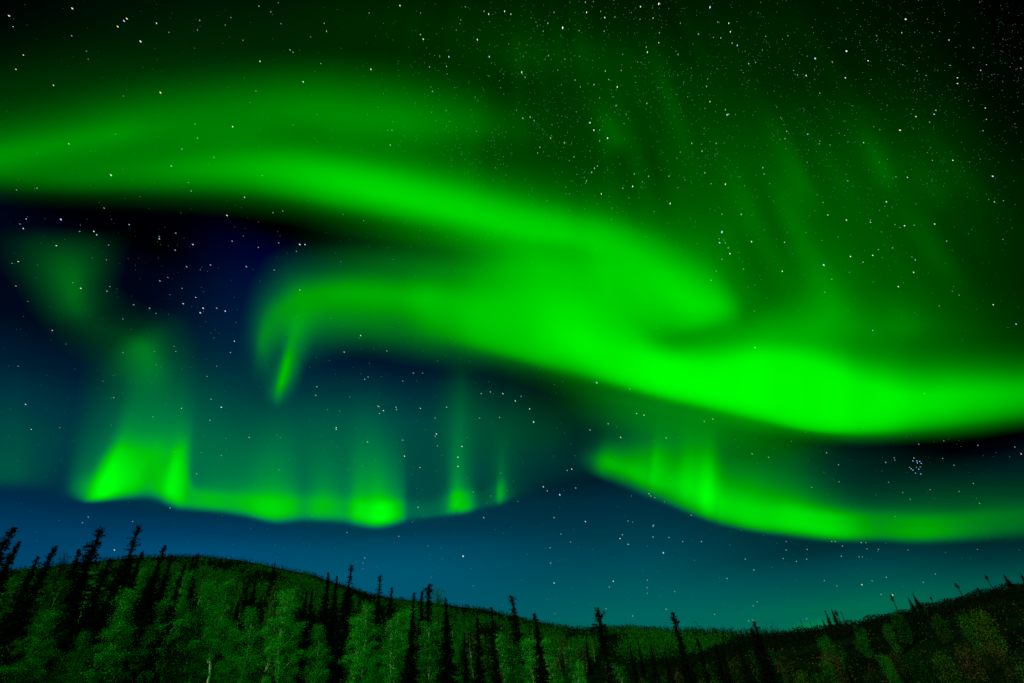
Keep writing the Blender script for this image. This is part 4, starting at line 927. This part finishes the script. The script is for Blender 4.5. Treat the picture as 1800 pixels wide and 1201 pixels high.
PLAIN = """23,47 126,63 152,90 155,104 275,41 297,57 351,36 347,53 406,31 396,44 342,85 427,71 455,11 476,21 494,42 489,5 546,65 570,41 564,112 450,160 510,88 515,92 574,55 533,144 457,108 217,169 94,150
41,97 28,122 203,236 343,218 347,243 409,223 121,253 376,277 320,262 301,292 331,321 461,309 336,336 430,347 29,334 183,366 480,374 399,379 497,371 65,331
649,23 703,10 739,23 739,61 744,69 818,12 851,20 859,25 887,20 898,25 810,35 802,53 785,117 789,100 755,118 839,70 955,55 1018,54 974,22 1031,22 1056,20 1063,31 1081,30 1029,4 1043,3 1126,12 1125,34 1148,32 1159,58 1158,75 1136,83 1138,92 1192,96 1196,41 1062,55 963,41 878,142 860,100 964,98 652,122 689,229 686,255 760,161 917,127 923,136 918,130 993,104 1064,125 1070,140 1044,149 1092,124 1085,153 1011,141 932,206 939,212 919,208 1020,153 1137,182 1083,186 1101,201 1054,229 1044,229 1054,248 1068,243 1009,276 1037,216 968,243 992,251 949,259 945,269 1115,306 1129,320 1095,331 1112,328 1031,318 1045,296 1050,292 1040,303 1176,310 1178,358 1140,310 1057,341
1262,39 1281,41 1254,66 1267,67 1284,56 1287,76 1296,80 1228,60 1346,64 1385,63 1340,88 1328,110 1244,139 1316,112 1242,152 1275,193 1281,201 1248,179 1234,266 1216,252 1259,252 1278,202 1239,304 1250,323 1275,324 1303,377 1269,377 1353,323 1383,231 1371,245 1380,244 1395,124 1402,132 1417,133 1441,164 1420,236 1441,248 1440,253 1459,255 1455,378 1343,306 1341,295 1517,752 1518,251 1541,63 1585,58 1639,58 1668,71 1711,84 1668,70 1526,107 1564,106 1587,114 1612,125 1628,133 1670,115 1683,137 1683,147 1734,114 1724,124 1634,215 1645,194 1642,201 1610,205 1732,190 1734,210 1728,230 1675,282 1639,282 1794,120 1530,387 1558,355 1573,395 1590,397 1607,396 1643,394 1738,351 1748,355 1764,353 1575,311 1490,318 1447,356 1554,310 1595,312 1486,137 1463,109 1531,140
1379,426 1269,456 1259,477 1307,473 1375,477 1462,491 1493,479 1495,451 1534,449 1544,439 1517,461 1569,436 1579,504 1606,479 1609,457 1603,452 1664,424 1702,411 1763,421 1582,400 1530,391 1488,387 1674,512 1686,519 1746,536 1651,538 1534,581 1625,692 1326,547 1450,514 1250,493 1343,404 1321,425 1280,436 1283,446 1275,427 1265,427 1264,420
46,385 35,394 41,402 140,407 165,407 170,413 191,431 187,457 99,432 32,460 21,463 128,497 142,507 193,504 188,512 66,466 28,503 49,530 92,581 116,605 227,395 280,416 280,420 309,410 339,430 308,440 328,469 295,488 281,494 320,507 344,523 322,534 370,466 408,424 433,469 454,435 428,415 490,427 527,430 521,442 536,430 482,475 527,510 235,536 263,542 274,551 216,561 381,542 396,547 352,550 357,542 376,594 412,600 309,618 306,609 405,620 381,644 364,662 216,620 200,699 55,755 32,644 105,752 269,733 319,718 371,702 369,739 397,771 346,833 389,801 490,826 306,794 438,769 557,680 591,752 591,755 155,909 233,917 299,893 145,919 157,940
555,695 638,1000 610,936 701,943 641,981 638,990 605,619 631,594 634,590 641,667 647,663 680,617 708,670 726,656 727,656 743,656 667,727 664,714 697,720 674,722 696,716 666,715 785,716 739,718 846,692 884,692 916,697 906,705 931,719 765,735 843,735 878,734 862,689 767,763 769,784 711,802 805,804 765,767 708,774 738,822 646,777 812,785 735,892 805,820 850,910 832,865
1069,745 1084,751 1091,769 1107,684 1132,730 1119,727 1171,770 1037,756 997,827 1005,825 1012,858 955,856 962,863 1110,872 1144,872 1168,882 1151,875 1141,868 1104,916 1112,918 1149,923 1029,917 974,910 1003,953 986,939 967,963 968,990 974,1025 1071,1032 1078,1022 1138,1033 1138,1020 1104,957 1090,947 1094,940 1148,925 1176,945 1148,944 1105,957 1186,1040 1171,1071 1112,1083 1065,1070 1256,1080 1331,1058 1323,1091 1278,1017 1310,983 1325,1002 1324,1065 1233,952 1200,952 1215,906 1316,1092 1138,1043
1238,741 1253,737 1322,798 1351,804 1474,817 1453,796 1427,857 1475,847 1540,870 1562,848 1587,866 1600,878 1635,861 1657,806 1686,864 1711,850 1722,885 1573,809 1572,805 1557,813 1615,781 1659,775 1719,783 1677,818 1784,786 1775,803 1573,908 1462,952 1468,952 1481,960 1479,978 1514,954 1522,954 1524,965 1543,970 1510,979 1516,979 1596,967 1662,971 1718,966 1544,966 1400,987 1419,966 1418,983 1377,982 1382,967 1449,1021 1471,1030 1533,1021 1558,1015 1549,1045 1644,1009 1623,1024 1418,1088 1382,952""".split()
def star_zone(x, y):
    if y < 150 and x < 600: return 'over the top left, above the secondary band'
    if x < 900 and y < 150 + 0.0 * x: return 'near the top, left of centre'
    if x < 640 and y < 385: return 'shining through the upper arc at left'
    if x > 1350 and y < 420: return 'in the darker sky at upper right'
    if y < 400: return 'in the dim green sky at upper middle'
    if x < 620 and y < 600: return 'in the dark gap between the arc and the hook'
    if x < 620 and y < 900: return 'behind the left part of the low curtain'
    if x >= 620 and x < 1000 and y > 590 and y < 890: return 'in the dark blue sky under the hook'
    if x > 1180 and y < 640: return 'in the green sky right of the arc end'
    if x > 1400 and y < 880: return 'in the dark strip under the brightest band'
    if x < 760: return 'in the blue sky low over the left hill'
    if x > 1350: return 'in the teal sky above the right crest'
    return 'in the blue sky above the valley'
count = 0
for x, y, tint, label in BRIGHT:
    star(x, y, 3, tint, label); count += 1
PLE = [(1606, 803), (1612, 809), (1613, 813), (1621, 814), (1604, 809), (1597, 822), (1611, 822), (1619, 821), (1604, 828), (1600, 825), (1620, 836), (1609, 834), (1618, 810), (1616, 826)]
for x, y in PLE:
    x, y = 1610 + (x - 1610) * 0.85, 819 + (y - 819) * 0.85
    star(x, y, 2 if y < 815 or y > 822 else 1, 'blue', 'one of the tight small cluster of bluish stars under the brightest band', 'tight cluster of bluish stars'); count += 1
rest = []
rg = np.random.default_rng(3)
for n, s in enumerate(PLAIN):
    x, y = (float(v) for v in s.split(','))
    big = rg.uniform()
    if count < 300 and (n % 2 == 0 or big > 0.75):
        z = star_zone(x, y)
        star(x, y, 2 if big > 0.35 else 1, str(rg.choice(['white', 'pale', 'blue', 'green'], p=[0.42, 0.36, 0.1, 0.12])), 'one of the small scattered stars ' + z, 'small stars ' + z); count += 1
    else: rest.append((x, y, rg.uniform(0.7, 1.0)))
# the countless dim ones: densest in the upper right, few behind the bright bands
tries = 0
while len(rest) < 4600 and tries < 120000:
    tries += 1
    x, y = rg.uniform(0, 1800), rg.uniform(0, 1090)
    milky = math.exp(-((y - 170) / 210.0) ** 2) * sstep((x - 560) / 400.0)
    w = 0.06 + 0.9 * milky * (0.6 + 0.4 * math.sin(x * 0.021 + y * 0.013) * math.sin(y * 0.03 - x * 0.008))
    if y > 600 and x > 1000 and y < 760: w = 0.01
    if rg.uniform() < w: rest.append((x, y, rg.uniform(0.3, 0.75) * (0.8 if milky > 0.2 else 0.7)))
Vs = []; Fs = []; k = 0; mi = []
for x, y, s in rest:
    c, e, n, d = star_frame(x, y, 1.6 * s, 0.95 * s)
    Vs.append(c + OCT_V[:, :1] * e + OCT_V[:, 1:2] * n + OCT_V[:, 2:] * d); Fs.append(OCT_F + k); k += 6
    mi += [0 if s > 0.72 else (1 if rg.uniform() < 0.85 else 2)] * 8
me = mesh_from('faint_stars', np.concatenate(Vs), np.concatenate(Fs), 3)
for m in ('pale', 'green', 'pale'): me.materials.append(SM[m])
me.polygons.foreach_set('material_index', np.array(mi, np.int32))
tag(obj('faint_stars', me), 'countless dim stars scattered over the sky, thickest at the upper right', 'stars', kind='stuff')
